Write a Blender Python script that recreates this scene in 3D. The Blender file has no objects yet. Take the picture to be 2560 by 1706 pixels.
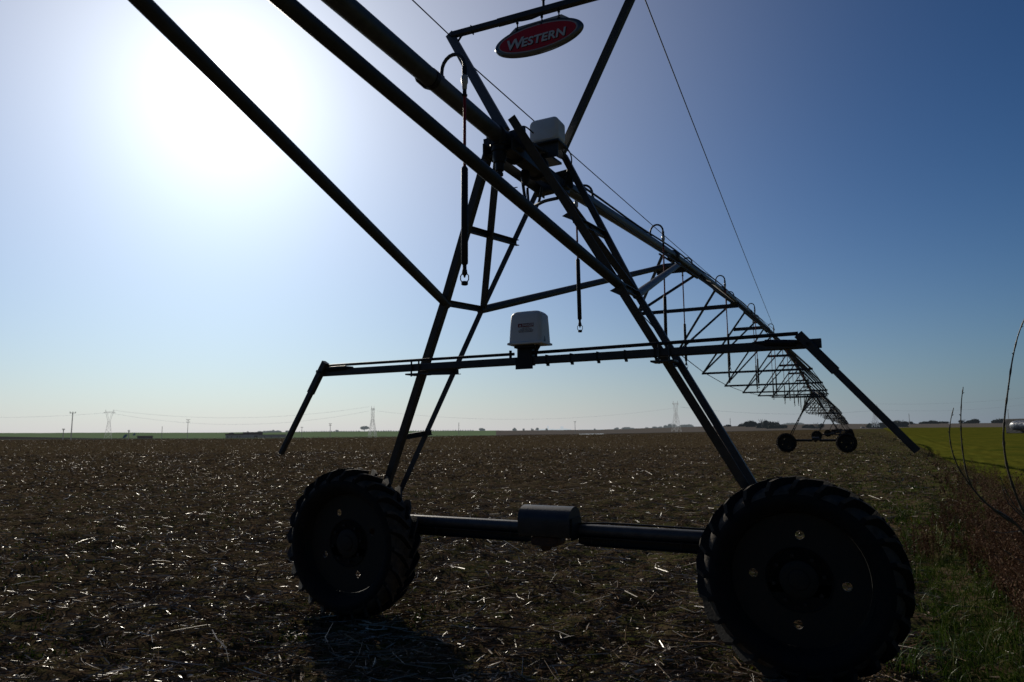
import bpy, math, random
import numpy as np
from mathutils import Vector, Matrix
random.seed(7); RNG = np.random.default_rng(7)
sc = bpy.context.scene; COL = sc.collection
PI = math.pi; R = math.radians

# ------------------------------------------------------------------ camera
CAM = np.array((2.1742, -4.8875, 1.5439))
YAW, PITCH, ROLL, FPX = -0.4614, 0.1291, -0.0088, 1728.56
def axes():
    cy, sy, cp, sp = math.cos(YAW), math.sin(YAW), math.cos(PITCH), math.sin(PITCH)
    f = np.array([sy*cp, cy*cp, sp]); r = np.array([cy, -sy, 0.]); u = np.cross(r, f)
    c, s = math.cos(ROLL), math.sin(ROLL)
    return c*r+s*u, -s*r+c*u, f
AR, AU, AF = axes()
cd = bpy.data.cameras.new("camera"); cam = bpy.data.objects.new("camera", cd); COL.objects.link(cam)
M = Matrix.Identity(4)
for i in range(3):
    M[i][0] = AR[i]; M[i][1] = AU[i]; M[i][2] = -AF[i]; M[i][3] = CAM[i]
cam.matrix_world = M
cd.sensor_width = 36.0; cd.lens = FPX/2560*36; cd.clip_start = .05; cd.clip_end = 20000
cd.dof.use_dof = True; cd.dof.focus_distance = 5.6; cd.dof.aperture_fstop = 4.0
sc.camera = cam

def sight(px, py, d):
    """surveyed background point: bearing/elevation read off the photo, d metres away along the view depth"""
    v = AF + (px-1280)/FPX*AR - (py-853)/FPX*AU
    return Vector(CAM + v*d)

# ------------------------------------------------------------------ materials
MATS = {}
def nmat(name, base, rough=.6, metal=0., vary=.25, scale=8., bump=0., bscale=40., painted_haze=0., spec=.5, island=None, hazecol=(.5,.55,.62), coat=0., trans=0., dark=None, gloss=0):
    m = bpy.data.materials.new(name); m.use_nodes = True; MATS[name] = m
    nt = m.node_tree; N = nt.nodes; L = nt.links; N.clear()
    out = N.new('ShaderNodeOutputMaterial'); b = N.new('ShaderNodeBsdfPrincipled')
    b.inputs['Roughness'].default_value = rough; b.inputs['Metallic'].default_value = metal
    b.inputs['Specular IOR Level'].default_value = spec; b.inputs['Coat Weight'].default_value = coat
    tc = N.new('ShaderNodeTexCoord')
    if island:
        g = N.new('ShaderNodeNewGeometry'); cr = N.new('ShaderNodeValToRGB')
        els = cr.color_ramp.elements
        while len(els) < len(island): els.new(.5)
        for e, (p, c) in zip(els, island): e.position = p; e.color = (*c, 1)
        L.new(g.outputs['Random Per Island'], cr.inputs['Fac']); col = cr.outputs['Color']
        if gloss:     # only the pale, clean pieces are shiny
            mg = N.new('ShaderNodeMapRange'); mg.inputs['From Min'].default_value = gloss; mg.inputs['From Max'].default_value = 1; mg.inputs['To Min'].default_value = .0; mg.inputs['To Max'].default_value = spec
            L.new(g.outputs['Random Per Island'], mg.inputs['Value']); L.new(mg.outputs['Result'], b.inputs['Specular IOR Level'])
    else:
        n = N.new('ShaderNodeTexNoise'); n.inputs['Scale'].default_value = scale; n.inputs['Detail'].default_value = 6
        n.inputs['Roughness'].default_value = .65
        L.new(tc.outputs['Object'], n.inputs['Vector'])
        cr = N.new('ShaderNodeValToRGB'); cr.color_ramp.elements[0].position = .3; cr.color_ramp.elements[1].position = .72
        lo = dark if dark else tuple(c*(1-vary) for c in base)
        cr.color_ramp.elements[0].color = (*lo, 1)
        cr.color_ramp.elements[1].color = (*[min(1, c*(1+vary)) for c in base], 1)
        L.new(n.outputs['Fac'], cr.inputs['Fac']); col = cr.outputs['Color']
        rr = N.new('ShaderNodeMapRange'); rr.inputs['To Min'].default_value = max(.05, rough-.12); rr.inputs['To Max'].default_value = min(1, rough+.12)
        L.new(n.outputs['Fac'], rr.inputs['Value']); L.new(rr.outputs['Result'], b.inputs['Roughness'])
    L.new(col, b.inputs['Base Color'])
    if bump:
        n2 = N.new('ShaderNodeTexNoise'); n2.inputs['Scale'].default_value = bscale; n2.inputs['Detail'].default_value = 5
        L.new(tc.outputs['Object'], n2.inputs['Vector'])
        bp = N.new('ShaderNodeBump'); bp.inputs['Strength'].default_value = bump; bp.inputs['Distance'].default_value = .02
        L.new(n2.outputs['Fac'], bp.inputs['Height']); L.new(bp.outputs['Normal'], b.inputs['Normal'])
    sh = b.outputs['BSDF']
    if trans:
        t = N.new('ShaderNodeBsdfTranslucent'); L.new(col, t.inputs['Color'])
        mx = N.new('ShaderNodeMixShader'); mx.inputs[0].default_value = trans
        L.new(sh, mx.inputs[1]); L.new(t.outputs[0], mx.inputs[2]); sh = mx.outputs[0]
    if painted_haze:  # aerial haze painted into the surface as a constant sky-coloured glow
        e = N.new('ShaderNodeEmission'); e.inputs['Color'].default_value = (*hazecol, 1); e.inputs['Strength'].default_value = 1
        mx = N.new('ShaderNodeMixShader'); mx.inputs[0].default_value = painted_haze
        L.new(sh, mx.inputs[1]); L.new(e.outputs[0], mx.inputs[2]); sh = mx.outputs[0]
    L.new(sh, out.inputs['Surface'])
    return m
galv = nmat('galvanised_steel', (.085,.087,.09), .5, .4, .28, 14, .06, 90)
galv2 = nmat('dull_steel', (.056,.057,.058), .55, .35, .3, 10, .08, 70)
dkst = nmat('dark_steel', (.018,.018,.019), .55, .4, .3, 10)
rubber = nmat('tyre_rubber', (.013,.0125,.012), .85, 0, .4, 9, .15, 60, spec=.25, dark=(.006,.006,.006))
dusty = nmat('dusty_tread', (.085,.070,.055), .9, 0, .4, 12, .3, 50, spec=.2, dark=(.03,.025,.02))
rimm = nmat('wheel_paint', (.014,.0135,.010), .7, .1, .3, 7, .08, 50)
plasw = nmat('white_plastic', (.74,.74,.73), .45, 0, .06, 5)
motm = nmat('motor_paint', (.035,.038,.042), .5, .2, .25, 9, .05, 60)
rust = nmat('rusty_casting', (.06,.028,.016), .7, .1, .4, 20, .2, 60)
redh = nmat('red_hose_rubber', (.26,.012,.012), .6, 0, .2, 30)
blkp = nmat('black_plastic', (.009,.009,.0095), .62, 0, .2, 20)
fitg = nmat('white_fitting', (.50,.50,.47), .4, 0, .1, 20)
cablem = nmat('steel_cable', (.05,.05,.055), .5, .6, .2, 30)
signred = nmat('sign_red', (.52,.010,.012), .45, 0, .08, 6)
signsil = nmat('sign_silver', (.16,.17,.18), .32, .7, .12, 5)
signlet = nmat('sign_letter', (.62,.64,.65), .45, 0, .05, 6)
signwht = nmat('sign_line', (.40,.40,.41), .45, 0, .05, 6)
lblred = nmat('label_red', (.22,.022,.015), .5, 0, .05, 6)
lblink = nmat('label_ink', (.10,.03,.03), .6, 0, .05, 6)

# ------------------------------------------------------------------ mesh helpers
class MB:
    def __init__(s): s.v = []; s.f = []
    def add(s, vs, fs):
        o = len(s.v); s.v.extend([tuple(p) for p in vs]); s.f.extend([tuple(i+o for i in f) for f in fs]); return s
    def tube(s, pts, r, n=12, caps=True):
        pts = [Vector(p) for p in pts]
        rs = r if isinstance(r, (list, tuple)) else [r]*len(pts)
        T0 = (pts[1]-pts[0]).normalized()
        up = Vector((0,0,1)) if abs(T0.z) < .9 else Vector((0,1,0))
        X = T0.cross(up).normalized(); vs = []
        for i, p in enumerate(pts):
            T = (pts[min(i+1, len(pts)-1)]-pts[max(i-1, 0)]).normalized()
            X = (X-T*X.dot(T)).normalized(); Y = T.cross(X)
            for k in range(n):
                a = 2*PI*k/n; vs.append(p+X*(rs[i]*math.cos(a))+Y*(rs[i]*math.sin(a)))
        fs = []
        for i in range(len(pts)-1):
            for k in range(n):
                a = i*n+k; b = i*n+(k+1) % n; fs.append((a, b, b+n, a+n))
        if caps: fs.append(tuple(range(n))[::-1]); fs.append(tuple(range((len(pts)-1)*n, len(pts)*n)))
        return s.add(vs, fs)
    def prism(s, prof, p0, p1, up=(0,0,1), shift=(0,0)):
        """closed 2-D profile swept from p0 to p1"""
        p0 = Vector(p0); p1 = Vector(p1); T = (p1-p0).normalized(); U = Vector(up)
        X = T.cross(U)
        if X.length < 1e-4: X = T.cross(Vector((0,1,0)))
        X.normalize(); Y = X.cross(T); n = len(prof); vs = []
        for p in (p0, p1):
            for a, b in prof: vs.append(p+X*(a+shift[0])+Y*(b+shift[1]))
        fs = [(k, (k+1) % n, (k+1) % n+n, k+n) for k in range(n)]
        fs += [tuple(range(n))[::-1], tuple(range(n, 2*n))]
        return s.add(vs, fs)
    def bar(s, p0, p1, w, h=None, up=(0,0,1)):
        h = h or w; c = min(w, h)*.12
        w2, h2 = w/2, h/2
        return s.prism([(-w2+c,-h2),(w2-c,-h2),(w2,-h2+c),(w2,h2-c),(w2-c,h2),(-w2+c,h2),(-w2,h2-c),(-w2,-h2+c)], p0, p1, up)
    def angle(s, p0, p1, w, t=.008, up=(0,0,1), flip=1):
        a = w/2
        pr = [(-a,-a),(a,-a),(a,-a+t),(-a+t,-a+t),(-a+t,a),(-a,a)]
        if flip < 0: pr = [(-x,y) for x,y in pr][::-1]
        return s.prism(pr, p0, p1, up)
    def channel(s, p0, p1, w, h, t=.006, up=(0,0,1)):
        a, b = w/2, h/2
        return s.prism([(-a,-b),(a,-b),(a,-b+t),(-a+t,-b+t),(-a+t,b-t),(a,b-t),(a,b),(-a,b)], p0, p1, up)
    def box(s, c, d, bev=.0):
        x,y,z = c; a,b,e = [q/2 for q in d]
        if bev <= 0:
            vs = [(x+i*a,y+j*b,z+k*e) for k in (-1,1) for j in (-1,1) for i in (-1,1)]
            return s.add(vs, [(0,2,3,1),(4,5,7,6),(0,1,5,4),(2,6,7,3),(0,4,6,2),(1,3,7,5)])
        pr = []
        for cx_, cz_, a0 in ((a-bev,e-bev,0),(-a+bev,e-bev,90),(-a+bev,-e+bev,180),(a-bev,-e+bev,270)):
            for k in range(5):
                t = R(a0+k*22.5); pr.append((cx_+bev*math.cos(t), cz_+bev*math.sin(t)))
        n = len(pr); vs = []
        for yy, sc_ in ((-b, 1-bev*.5/max(a,e)), (-b+bev*.4, 1), (b-bev*.4, 1), (b, 1-bev*.5/max(a,e))):
            for px, pz in pr: vs.append((x+px*sc_, y+yy, z+pz*sc_))
        fs = [(i*n+k, i*n+(k+1)%n, (i+1)*n+(k+1)%n, (i+1)*n+k) for i in range(3) for k in range(n)]
        fs = [f[::-1] for f in fs]
        fs += [tuple(range(n)), tuple(range(3*n, 4*n))[::-1]]
        return s.add(vs, fs)
    def lathe(s, prof, c, axis='z', n=24, caps=True):
        """profile of (radius, along) about an axis through c"""
        vs = []; c = Vector(c)
        for r, h in prof:
            for k in range(n):
                a = 2*PI*k/n; p, q = r*math.cos(a), r*math.sin(a)
                vs.append(c+(Vector((p,q,h)) if axis == 'z' else Vector((p,h,q)) if axis == 'y' else Vector((h,p,q))))
        m = len(prof)
        fs = [(i*n+k, i*n+(k+1)%n, (i+1)*n+(k+1)%n, (i+1)*n+k) for i in range(m-1) for k in range(n)]
        if caps and prof[0][0] > 1e-6: fs.append(tuple(range(n))[::-1])
        if caps and prof[-1][0] > 1e-6: fs.append(tuple(range((m-1)*n, m*n)))
        return s.add(vs, fs)
    def quad(s, a, b, c, d): return s.add([a,b,c,d], [(0,1,2,3)])
    def build(s, name, mat, parent=None, smooth=False, auto=True, loc=None):
        me = bpy.data.meshes.new(name); me.from_pydata(s.v, [], s.f); me.materials.append(mat)
        import bmesh
        bm = bmesh.new(); bm.from_mesh(me); bmesh.ops.recalc_face_normals(bm, faces=bm.faces); bm.to_mesh(me); bm.free()
        if smooth:
            me.polygons.foreach_set('use_smooth', [True]*len(me.polygons))
            try: me.set_sharp_from_angle(angle=R(40))
            except Exception: pass
        o = bpy.data.objects.new(name, me); COL.objects.link(o)
        if parent: o.parent = parent
        if loc is not None: o.location = loc
        return o
def tag(o, label=None, cat=None, group=None, kind=None):
    for k, v in (('label',label),('category',cat),('group',group),('kind',kind)):
        if v: o[k] = v
    return o
def thing(name, label, cat, loc=(0,0,0), rz=0, group=None):
    o = bpy.data.objects.new(name, None); COL.objects.link(o); o.location = loc; o.rotation_euler = (0,0,rz)
    o.empty_display_size = .2
    return tag(o, label, cat, group)
def dup(o, parent=None, skip=()):
    c = o.copy(); COL.objects.link(c); c.parent = parent
    for ch in [x for x in COL.objects if x.parent == o]:
        if ch.name.split('.')[0] not in skip: dup(ch, c, skip)
    return c
def bulk(name, V, F, mat, kind=None, smooth=False, parent=None):
    """big numpy mesh; F (n,3) or (n,4)"""
    me = bpy.data.meshes.new(name); V = np.asarray(V, np.float32); F = np.asarray(F, np.int32); k = F.shape[1]
    me.vertices.add(len(V)); me.vertices.foreach_set('co', V.ravel())
    me.loops.add(F.size); me.loops.foreach_set('vertex_index', F.ravel())
    me.polygons.add(len(F)); me.polygons.foreach_set('loop_start', np.arange(len(F), dtype=np.int32)*k)
    me.polygons.foreach_set('loop_total', np.full(len(F), k, np.int32))
    me.polygons.foreach_set('use_smooth', np.full(len(F), smooth)); me.update(calc_edges=True); me.validate()
    me.materials.append(mat); o = bpy.data.objects.new(name, me); COL.objects.link(o)
    if parent: o.parent = parent
    if kind: o['kind'] = kind
    return o
def curve_plate(name, loops, depth, mat, parent, place):
    """flat plate with holes: loops of 2-D points (first outer), then placed by a 4x4 matrix"""
    cu = bpy.data.curves.new(name, 'CURVE'); cu.dimensions = '2D'; cu.fill_mode = 'BOTH'; cu.extrude = depth/2
    for lp in loops:
        sp = cu.splines.new('POLY'); sp.points.add(len(lp)-1); sp.use_cyclic_u = True
        for p, q in zip(sp.points, lp): p.co = (q[0], q[1], 0, 1)
    t = bpy.data.objects.new('tmp', cu); COL.objects.link(t)
    bpy.context.view_layer.update()
    me = bpy.data.meshes.new_from_object(t.evaluated_get(bpy.context.evaluated_depsgraph_get()))
    bpy.data.objects.remove(t); bpy.data.curves.remove(cu)
    me.name = name; me.transform(place); me.materials.clear(); me.materials.append(mat)
    o = bpy.data.objects.new(name, me); COL.objects.link(o); o.parent = parent
    return o
def circ(cx, cy, r, n=24): return [(cx+r*math.cos(2*PI*k/n), cy+r*math.sin(2*PI*k/n)) for k in range(n)]
def text_mesh(name, body, size, mat, parent, place, bold=0., shear=0., depth=.002, align='CENTER', spacing=1.0, base=False):
    cu = bpy.data.curves.new(name, 'FONT'); cu.body = body; cu.size = size; cu.extrude = depth/2; cu.offset = bold
    cu.shear = shear; cu.align_x = align; cu.align_y = 'BOTTOM_BASELINE' if base else 'CENTER'; cu.space_character = spacing
    t = bpy.data.objects.new('tmp', cu); COL.objects.link(t); bpy.context.view_layer.update()
    me = bpy.data.meshes.new_from_object(t.evaluated_get(bpy.context.evaluated_depsgraph_get()))
    bpy.data.objects.remove(t); bpy.data.curves.remove(cu)
    me.name = name; me.transform(place); me.materials.clear(); me.materials.append(mat)
    o = bpy.data.objects.new(name, me); COL.objects.link(o); o.parent = parent
    return o
FACE = Matrix.Rotation(PI/2, 4, 'X')      # local xy -> world xz, facing -y
def vnoise(x, y, seed=0):
    r = np.random.default_rng(seed).random((256,256)); xi = np.floor(x).astype(int); yi = np.floor(y).astype(int)
    fx = x-xi; fy = y-yi; fx = fx*fx*(3-2*fx); fy = fy*fy*(3-2*fy)
    g = lambda a, b: r[a % 256, b % 256]
    return (g(xi,yi)*(1-fx)+g(xi+1,yi)*fx)*(1-fy)+(g(xi,yi+1)*(1-fx)+g(xi+1,yi+1)*fx)*fy-.5

# ------------------------------------------------------------------ sky and sun
SUN = Vector((-0.691, 0.579, 0.433)).normalized()
w = bpy.data.worlds.new("World"); sc.world = w; w.use_nodes = True
nt = w.node_tree; N = nt.nodes; L = nt.links; N.clear()
out = N.new('ShaderNodeOutputWorld'); bg = N.new('ShaderNodeBackground'); sky = N.new('ShaderNodeTexSky')
sky.sky_type = 'NISHITA'; sky.sun_disc = False; sky.sun_elevation = R(25.6); sky.sun_rotation = math.atan2(SUN.x, SUN.y)
sky.air_density = 1.0; sky.dust_density = .3; sky.ozone_density = 3; sky.altitude = 0
def vop(op, a, b):
    x = N.new('ShaderNodeVectorMath'); x.operation = op
    for k, v in ((0,a),(1,b)):
        if isinstance(v, (tuple, Vector)): x.inputs[k].default_value = v
        else: L.new(v, x.inputs[k])
    return x
def wmath(op, a, b=0.):
    x = N.new('ShaderNodeMath'); x.operation = op
    for k, v in ((0,a),(1,b)):
        if isinstance(v, (int,float)): x.inputs[k].default_value = v
        else: L.new(v, x.inputs[k])
    return x.outputs[0]
pre = vop('MULTIPLY', sky.outputs[0], (.06,.06,.06)); gm = N.new('ShaderNodeGamma'); gm.inputs['Gamma'].default_value = 1.265
L.new(pre.outputs[0], gm.inputs['Color']); tint = vop('MULTIPLY', gm.outputs[0], (5.2,8.6,11.2))
tc = N.new('ShaderNodeTexCoord'); dn = vop('NORMALIZE', tc.outputs['Generated'], (0,0,0)); dt = vop('DOT_PRODUCT', dn.outputs[0], SUN)
dpos = wmath('MAXIMUM', dt.outputs['Value'], 0.); sep = N.new('ShaderNodeSeparateXYZ'); L.new(dn.outputs[0], sep.inputs[0])
el = wmath('MAXIMUM', sep.outputs[2], 0.)
mr = N.new('ShaderNodeMapRange'); mr.interpolation_type = 'SMOOTHSTEP'; mr.inputs['From Min'].default_value = -.55; mr.inputs['From Max'].default_value = .45; mr.inputs['To Min'].default_value = .38; mr.inputs['To Max'].default_value = 1
L.new(dt.outputs['Value'], mr.inputs['Value']); dim = N.new('ShaderNodeVectorMath'); dim.operation = 'SCALE'; L.new(tint.outputs[0], dim.inputs[0]); L.new(mr.outputs['Result'], dim.inputs['Scale'])
L.new(dim.outputs[0], bg.inputs['Color']); bg.inputs['Strength'].default_value = .1       # sky dimmed opposite the sun to cut fill light from behind
hfac = wmath('EXPONENT', wmath('MULTIPLY', el, -1/.097))            # thick air near the horizon
hbg = N.new('ShaderNodeBackground'); hmr = N.new('ShaderNodeMapRange'); hmr.inputs['From Min'].default_value = .45; hmr.inputs['From Max'].default_value = .80; L.new(dpos, hmr.inputs['Value'])
hmx = N.new('ShaderNodeMix'); hmx.data_type = 'RGBA'; L.new(hmr.outputs['Result'], hmx.inputs[0]); hmx.inputs[6].default_value = (.60,.73,.90,1); hmx.inputs[7].default_value = (.765,.755,.755,1)
L.new(hmx.outputs[2], hbg.inputs['Color'])
L.new(wmath('ADD', wmath('MULTIPLY', wmath('POWER', dpos, 1.55), .98), .02), hbg.inputs['Strength'])
mxs = N.new('ShaderNodeMixShader'); L.new(hfac, mxs.inputs[0]); wbg = N.new('ShaderNodeBackground'); wbg.inputs['Color'].default_value = (.445,.405,.36,1); L.new(wmath('POWER', dpos, 8.2), wbg.inputs['Strength'])
ad0 = N.new('ShaderNodeAddShader'); L.new(bg.outputs[0], ad0.inputs[0]); L.new(wbg.outputs[0], ad0.inputs[1]); L.new(ad0.outputs[0], mxs.inputs[1]); L.new(hbg.outputs[0], mxs.inputs[2])
gbg = N.new('ShaderNodeBackground'); gbg.inputs['Color'].default_value = (1,.99,.97,1)   # aureole round the sun
L.new(wmath('ADD', wmath('ADD', wmath('MULTIPLY', wmath('POWER', dpos, 110.), .40), wmath('MULTIPLY', wmath('POWER', dpos, 26.), .16)), wmath('MULTIPLY', wmath('POWER', dpos, 1500.), 3.)), gbg.inputs['Strength'])
ad = N.new('ShaderNodeAddShader'); L.new(mxs.outputs[0], ad.inputs[0]); L.new(gbg.outputs[0], ad.inputs[1]); L.new(ad.outputs[0], out.inputs['Surface'])
ld = bpy.data.lights.new("sun", 'SUN'); ld.energy = 2.9; ld.angle = R(.53); ld.color = (1, .91, .76)
lo = bpy.data.objects.new("sun", ld); COL.objects.link(lo); lo.rotation_euler = SUN.to_track_quat('Z', 'Y').to_euler()
sc.view_settings.view_transform = 'Standard'; sc.view_settings.look = 'None'; sc.view_settings.exposure = 0

# ------------------------------------------------------------------ terrain
def xy_of(px, d):           # horizontal point at bearing of column px, d metres ahead
    hp = 1088.75-(px)*(1088.754-1066.514)/2516
    v = AF+(px-1280)/FPX*AR-(hp-853)/FPX*AU
    return CAM[0]+v[0]*d, CAM[1]+v[1]*d
XS = [-900,0,300,500,700,900,1100,1200,1300,1500,1700,1850,2000,2200,2400,2700,3400]
SKYL = [5,5.5,4,2,2,2,1.5,1,.8,1,6,7,10,9.5,9,9,9]
EDGE = [-10.4,-10.4,-11.5,-13.5,-13,-12.7,-12,-11.3,-10.5,-10,-7.6,-6,-4.0,-2.8,-2.5,-2.5,-2.5]
SPAN = 44.2; DRIFT = .40/SPAN
BV = lambda u: 5.0+.021*np.maximum(u, 0)           # edge of the green crop
def clod(x, y):
    z = .060*vnoise(x*2.1, y*2.1, 1)+.045*vnoise(x*5.3+9, y*5.3, 2)+.036*vnoise(x*13+3, y*13, 3)+.026*vnoise(x*31, y*31+5, 4)
    return z+.022*np.sin(2*PI*x/.76+2.2*vnoise(x*.3, y*.12, 9)+.02*y)
def relief(x, y):
    d = np.hypot(x-CAM[0], y-CAM[1])
    k = np.clip(1.15-d/70., .0, 1)
    for wx in (-1.78, 1.78): # pressed flat under the wheels
        k = k*(1-.9*np.exp(-((x-wx)/.4)**2-((y+.05)/.3)**2))
    return clod(x, y)*k-.01+.02*np.exp(-((np.abs(y+.05)-.27)/.09)**2)*np.exp(-((np.abs(x)-1.78)/.34)**2)+.15*vnoise(x*.05, y*.05, 8)*np.clip((d-12)/30, 0, 1)
def ground():
    az = np.concatenate([np.linspace(YAW-R(52), YAW+R(52), 520), np.linspace(YAW+R(56), YAW+2*PI-R(56), 50)])
    rr = np.concatenate([[.02], np.geomspace(.8, 60, 400), np.geomspace(64, 6000, 40)])
    A, B = np.meshgrid(az, rr); x = CAM[0]+B*np.sin(A); y = CAM[1]+B*np.cos(A); z = relief(x, y)
    hx, hy = x-CAM[0], y-CAM[1]; dep = hx*AF[0]+hy*AF[1]; lat = hx*AR[0]+hy*AR[1]
    px = np.where(dep > 1, 1280+FPX*lat/np.maximum(dep, 1), 9999); d0 = 1.544*FPX/-np.interp(px, XS, EDGE)
    z = np.where((dep > d0) & (dep > 1), -.03-np.minimum((dep-d0)*.022, 14), np.where(B > 150, -.02, z))
    na, nr = len(az), len(rr); V = np.stack([x,y,z], -1).reshape(-1,3)
    i, j = np.meshgrid(np.arange(nr-1), np.arange(na), indexing='ij'); j2 = (j+1) % na
    F = np.stack([i*na+j, (i+1)*na+j, (i+1)*na+j2, i*na+j2], -1).reshape(-1,4)[:, ::-1]
    o = bulk('ground', V, F, soil, 'structure', True)
    return o
def soil_mat():
    m = bpy.data.materials.new('stubble_soil'); m.use_nodes = True; nt = m.node_tree; N = nt.nodes; L = nt.links; N.clear()
    out = N.new('ShaderNodeOutputMaterial'); b = N.new('ShaderNodeBsdfDiffuse'); b.inputs['Roughness'].default_value = .3
    g = N.new('ShaderNodeNewGeometry'); sep = N.new('ShaderNodeSeparateXYZ'); L.new(g.outputs['Position'], sep.inputs[0])
    def noise(s, d=6, r=.65):
        n = N.new('ShaderNodeTexNoise'); n.inputs['Scale'].default_value = s; n.inputs['Detail'].default_value = d; n.inputs['Roughness'].default_value = r
        L.new(g.outputs['Position'], n.inputs['Vector']); return n.outputs['Fac']
    def ramp(f, stops):
        c = N.new('ShaderNodeValToRGB'); e = c.color_ramp.elements
        while len(e) < len(stops): e.new(.5)
        for k, (p, col) in zip(e, stops): k.position = p; k.color = (*col, 1)
        L.new(f, c.inputs[0]); return c.outputs[0]
    def mix(f, a, b_):
        x = N.new('ShaderNodeMix'); x.data_type = 'RGBA'
        if isinstance(f, float): x.inputs[0].default_value = f
        else: L.new(f, x.inputs[0])
        for k, v in ((6,a),(7,b_)):
            if isinstance(v, tuple): x.inputs[k].default_value = (*v, 1)
            else: L.new(v, x.inputs[k])
        return x.outputs[2]
    def math_(op, a, b_=None, c=None, clamp=False):
        x = N.new('ShaderNodeMath'); x.operation = op; x.use_clamp = clamp
        for k, v in enumerate((a,b_,c)):
            if v is None: continue
            if isinstance(v, (int,float)): x.inputs[k].default_value = v
            else: L.new(v, x.inputs[k])
        return x.outputs[0]
    fine = ramp(noise(22), [(.32,(.030,.020,.0125)),(.5,(.100,.068,.042)),(.68,(.19,.135,.088)),(.8,(.32,.25,.175))])
    mid = ramp(noise(1.3, 8, .7), [(.35,(.042,.028,.0175)),(.55,(.145,.102,.063)),(.75,(.22,.165,.105))])
    c = mix(.45, fine, mid)
    # thin green regrowth, stronger towards the verge on the right
    side = math_('SUBTRACT', sep.outputs[0], 0.0)
    gm = N.new('ShaderNodeMapRange'); gm.inputs['From Min'].default_value = -5; gm.inputs['From Max'].default_value = 2.2
    gm.inputs['To Min'].default_value = .0; gm.inputs['To Max'].default_value = .75; L.new(side, gm.inputs[0])
    gn = ramp(noise(3.5, 7, .7), [(.42,(0,0,0)),(.62,(1,1,1))])
    gmask = math_('MULTIPLY', gn, math_('ADD', gm.outputs[0], .34), clamp=True)
    c = mix(gmask, c, (.085,.102,.026))
    L.new(c, b.inputs['Color'])
    bn = N.new('ShaderNodeBump'); bn.inputs['Strength'].default_value = .9; bn.inputs['Distance'].default_value = .03
    L.new(noise(18, 8, .75), bn.inputs['Height']); L.new(bn.outputs[0], b.inputs['Normal'])
    L.new(b.outputs[0], out.inputs[0]); return m
soil = soil_mat()
ground()

def sheet(name, rows, mat, smooth=True):
    n = len(rows[0]); V = [p for r in rows for p in r]
    F = [(i*n+k, i*n+k+1, (i+1)*n+k+1, (i+1)*n+k) for i in range(len(rows)-1) for k in range(n-1)]
    return bulk(name, V, [f for f in F], mat, 'structure', smooth)
# far country beyond the stubble: height given as sight-line elevation (px below/above eye level) at a distance
cols = np.arange(-900, 3401, 20)
skyl = np.interp(cols, XS, SKYL)+.5*vnoise(cols*.013, cols*0, 5)+.5*vnoise(cols*.05, cols*0, 6); edge = np.interp(cols, XS, EDGE)
def far_z(px, d):
    e0 = np.interp(px, XS, EDGE); e1 = np.interp(px, XS, SKYL); d0 = 1.544*FPX/-e0*.985
    if d0 > 560: return 1.544+np.interp(d, [d0,1600], [e0,e1])/FPX*d
    return 1.544+np.interp(d, [d0,620,1600,2400], [e0+.15,e0*.86,e1,e1])/FPX*d
def far_sheet(name, x0, x1, mat, dmax=1600, over=0.):
    rows = []
    for t in np.linspace(0, 1, 26):
        row = []
        for px, s in zip(cols, skyl):
            if px < x0 or px > x1: continue
            e0 = np.interp(px, XS, EDGE); d0 = 1.544*FPX/-e0*.985; dm = dmax if dmax == 1600 else np.interp(px, [-900,0,250,600], [1150,1000,620,d0+12]); d = d0*(dm/d0)**t
            z = far_z(px, d)+over
            if t == 1 and dmax == 1600: z = 1.544+s/FPX*d
            x, y = xy_of(px, d); row.append((x,y,z))
        rows.append(row)
    if dmax == 1600: rows.append([(p[0]*1.3, p[1]*1.3, p[2]-30) for p in rows[-1]])
    return sheet(name, rows, mat)
hzc = (.60,.62,.62)
hill_green = nmat('far_green_crop', (.095,.165,.05), .9, 0, .18, .02, 0, spec=.0, painted_haze=.07, hazecol=hzc)
hill_brown = nmat('far_plough', (.095,.078,.062), .9, 0, .25, .05, 0, spec=.0, painted_haze=.06, hazecol=(.5,.5,.52))
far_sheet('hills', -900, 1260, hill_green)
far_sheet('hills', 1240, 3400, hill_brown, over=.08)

hill_dark = nmat('far_dark_field', (.028,.026,.024), .95, 0, .3, .05, 0, spec=0, painted_haze=.03, hazecol=(.5,.5,.55))
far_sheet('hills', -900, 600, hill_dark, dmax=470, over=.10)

# the yellow-green crop to the right of the weed strip
def crop_mat():
    m = nmat('green_crop', (.160,.145,.020), .8, 0, .18, .30, .9, 9, trans=.3, spec=.0, dark=(.080,.105,.016)); return m
cropm = crop_mat()
us = np.concatenate([np.geomspace(6, 60, 90)-.5, np.geomspace(64, 480, 26)])
rows = []
for u in us:
    v0 = BV(u); ws = np.concatenate([[0,.15,.4], np.geomspace(.7, 30, 60), np.geomspace(40, 420, 14)])
    x = v0+ws; y = np.full_like(x, u)
    z = .03+np.clip(ws/1.2, 0, 1)*(.12+.10*vnoise(x*3.1, y*3.1, 11)+.05*vnoise(x*9, y*9, 12))+np.maximum(0, u-30)*.0026+.25*vnoise(x*.04, y*.04, 13)*np.clip(ws/20, 0, 1)
    rows.append([tuple(p) for p in np.stack([x,y,z], -1)])
sheet('field', rows, cropm)

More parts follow.
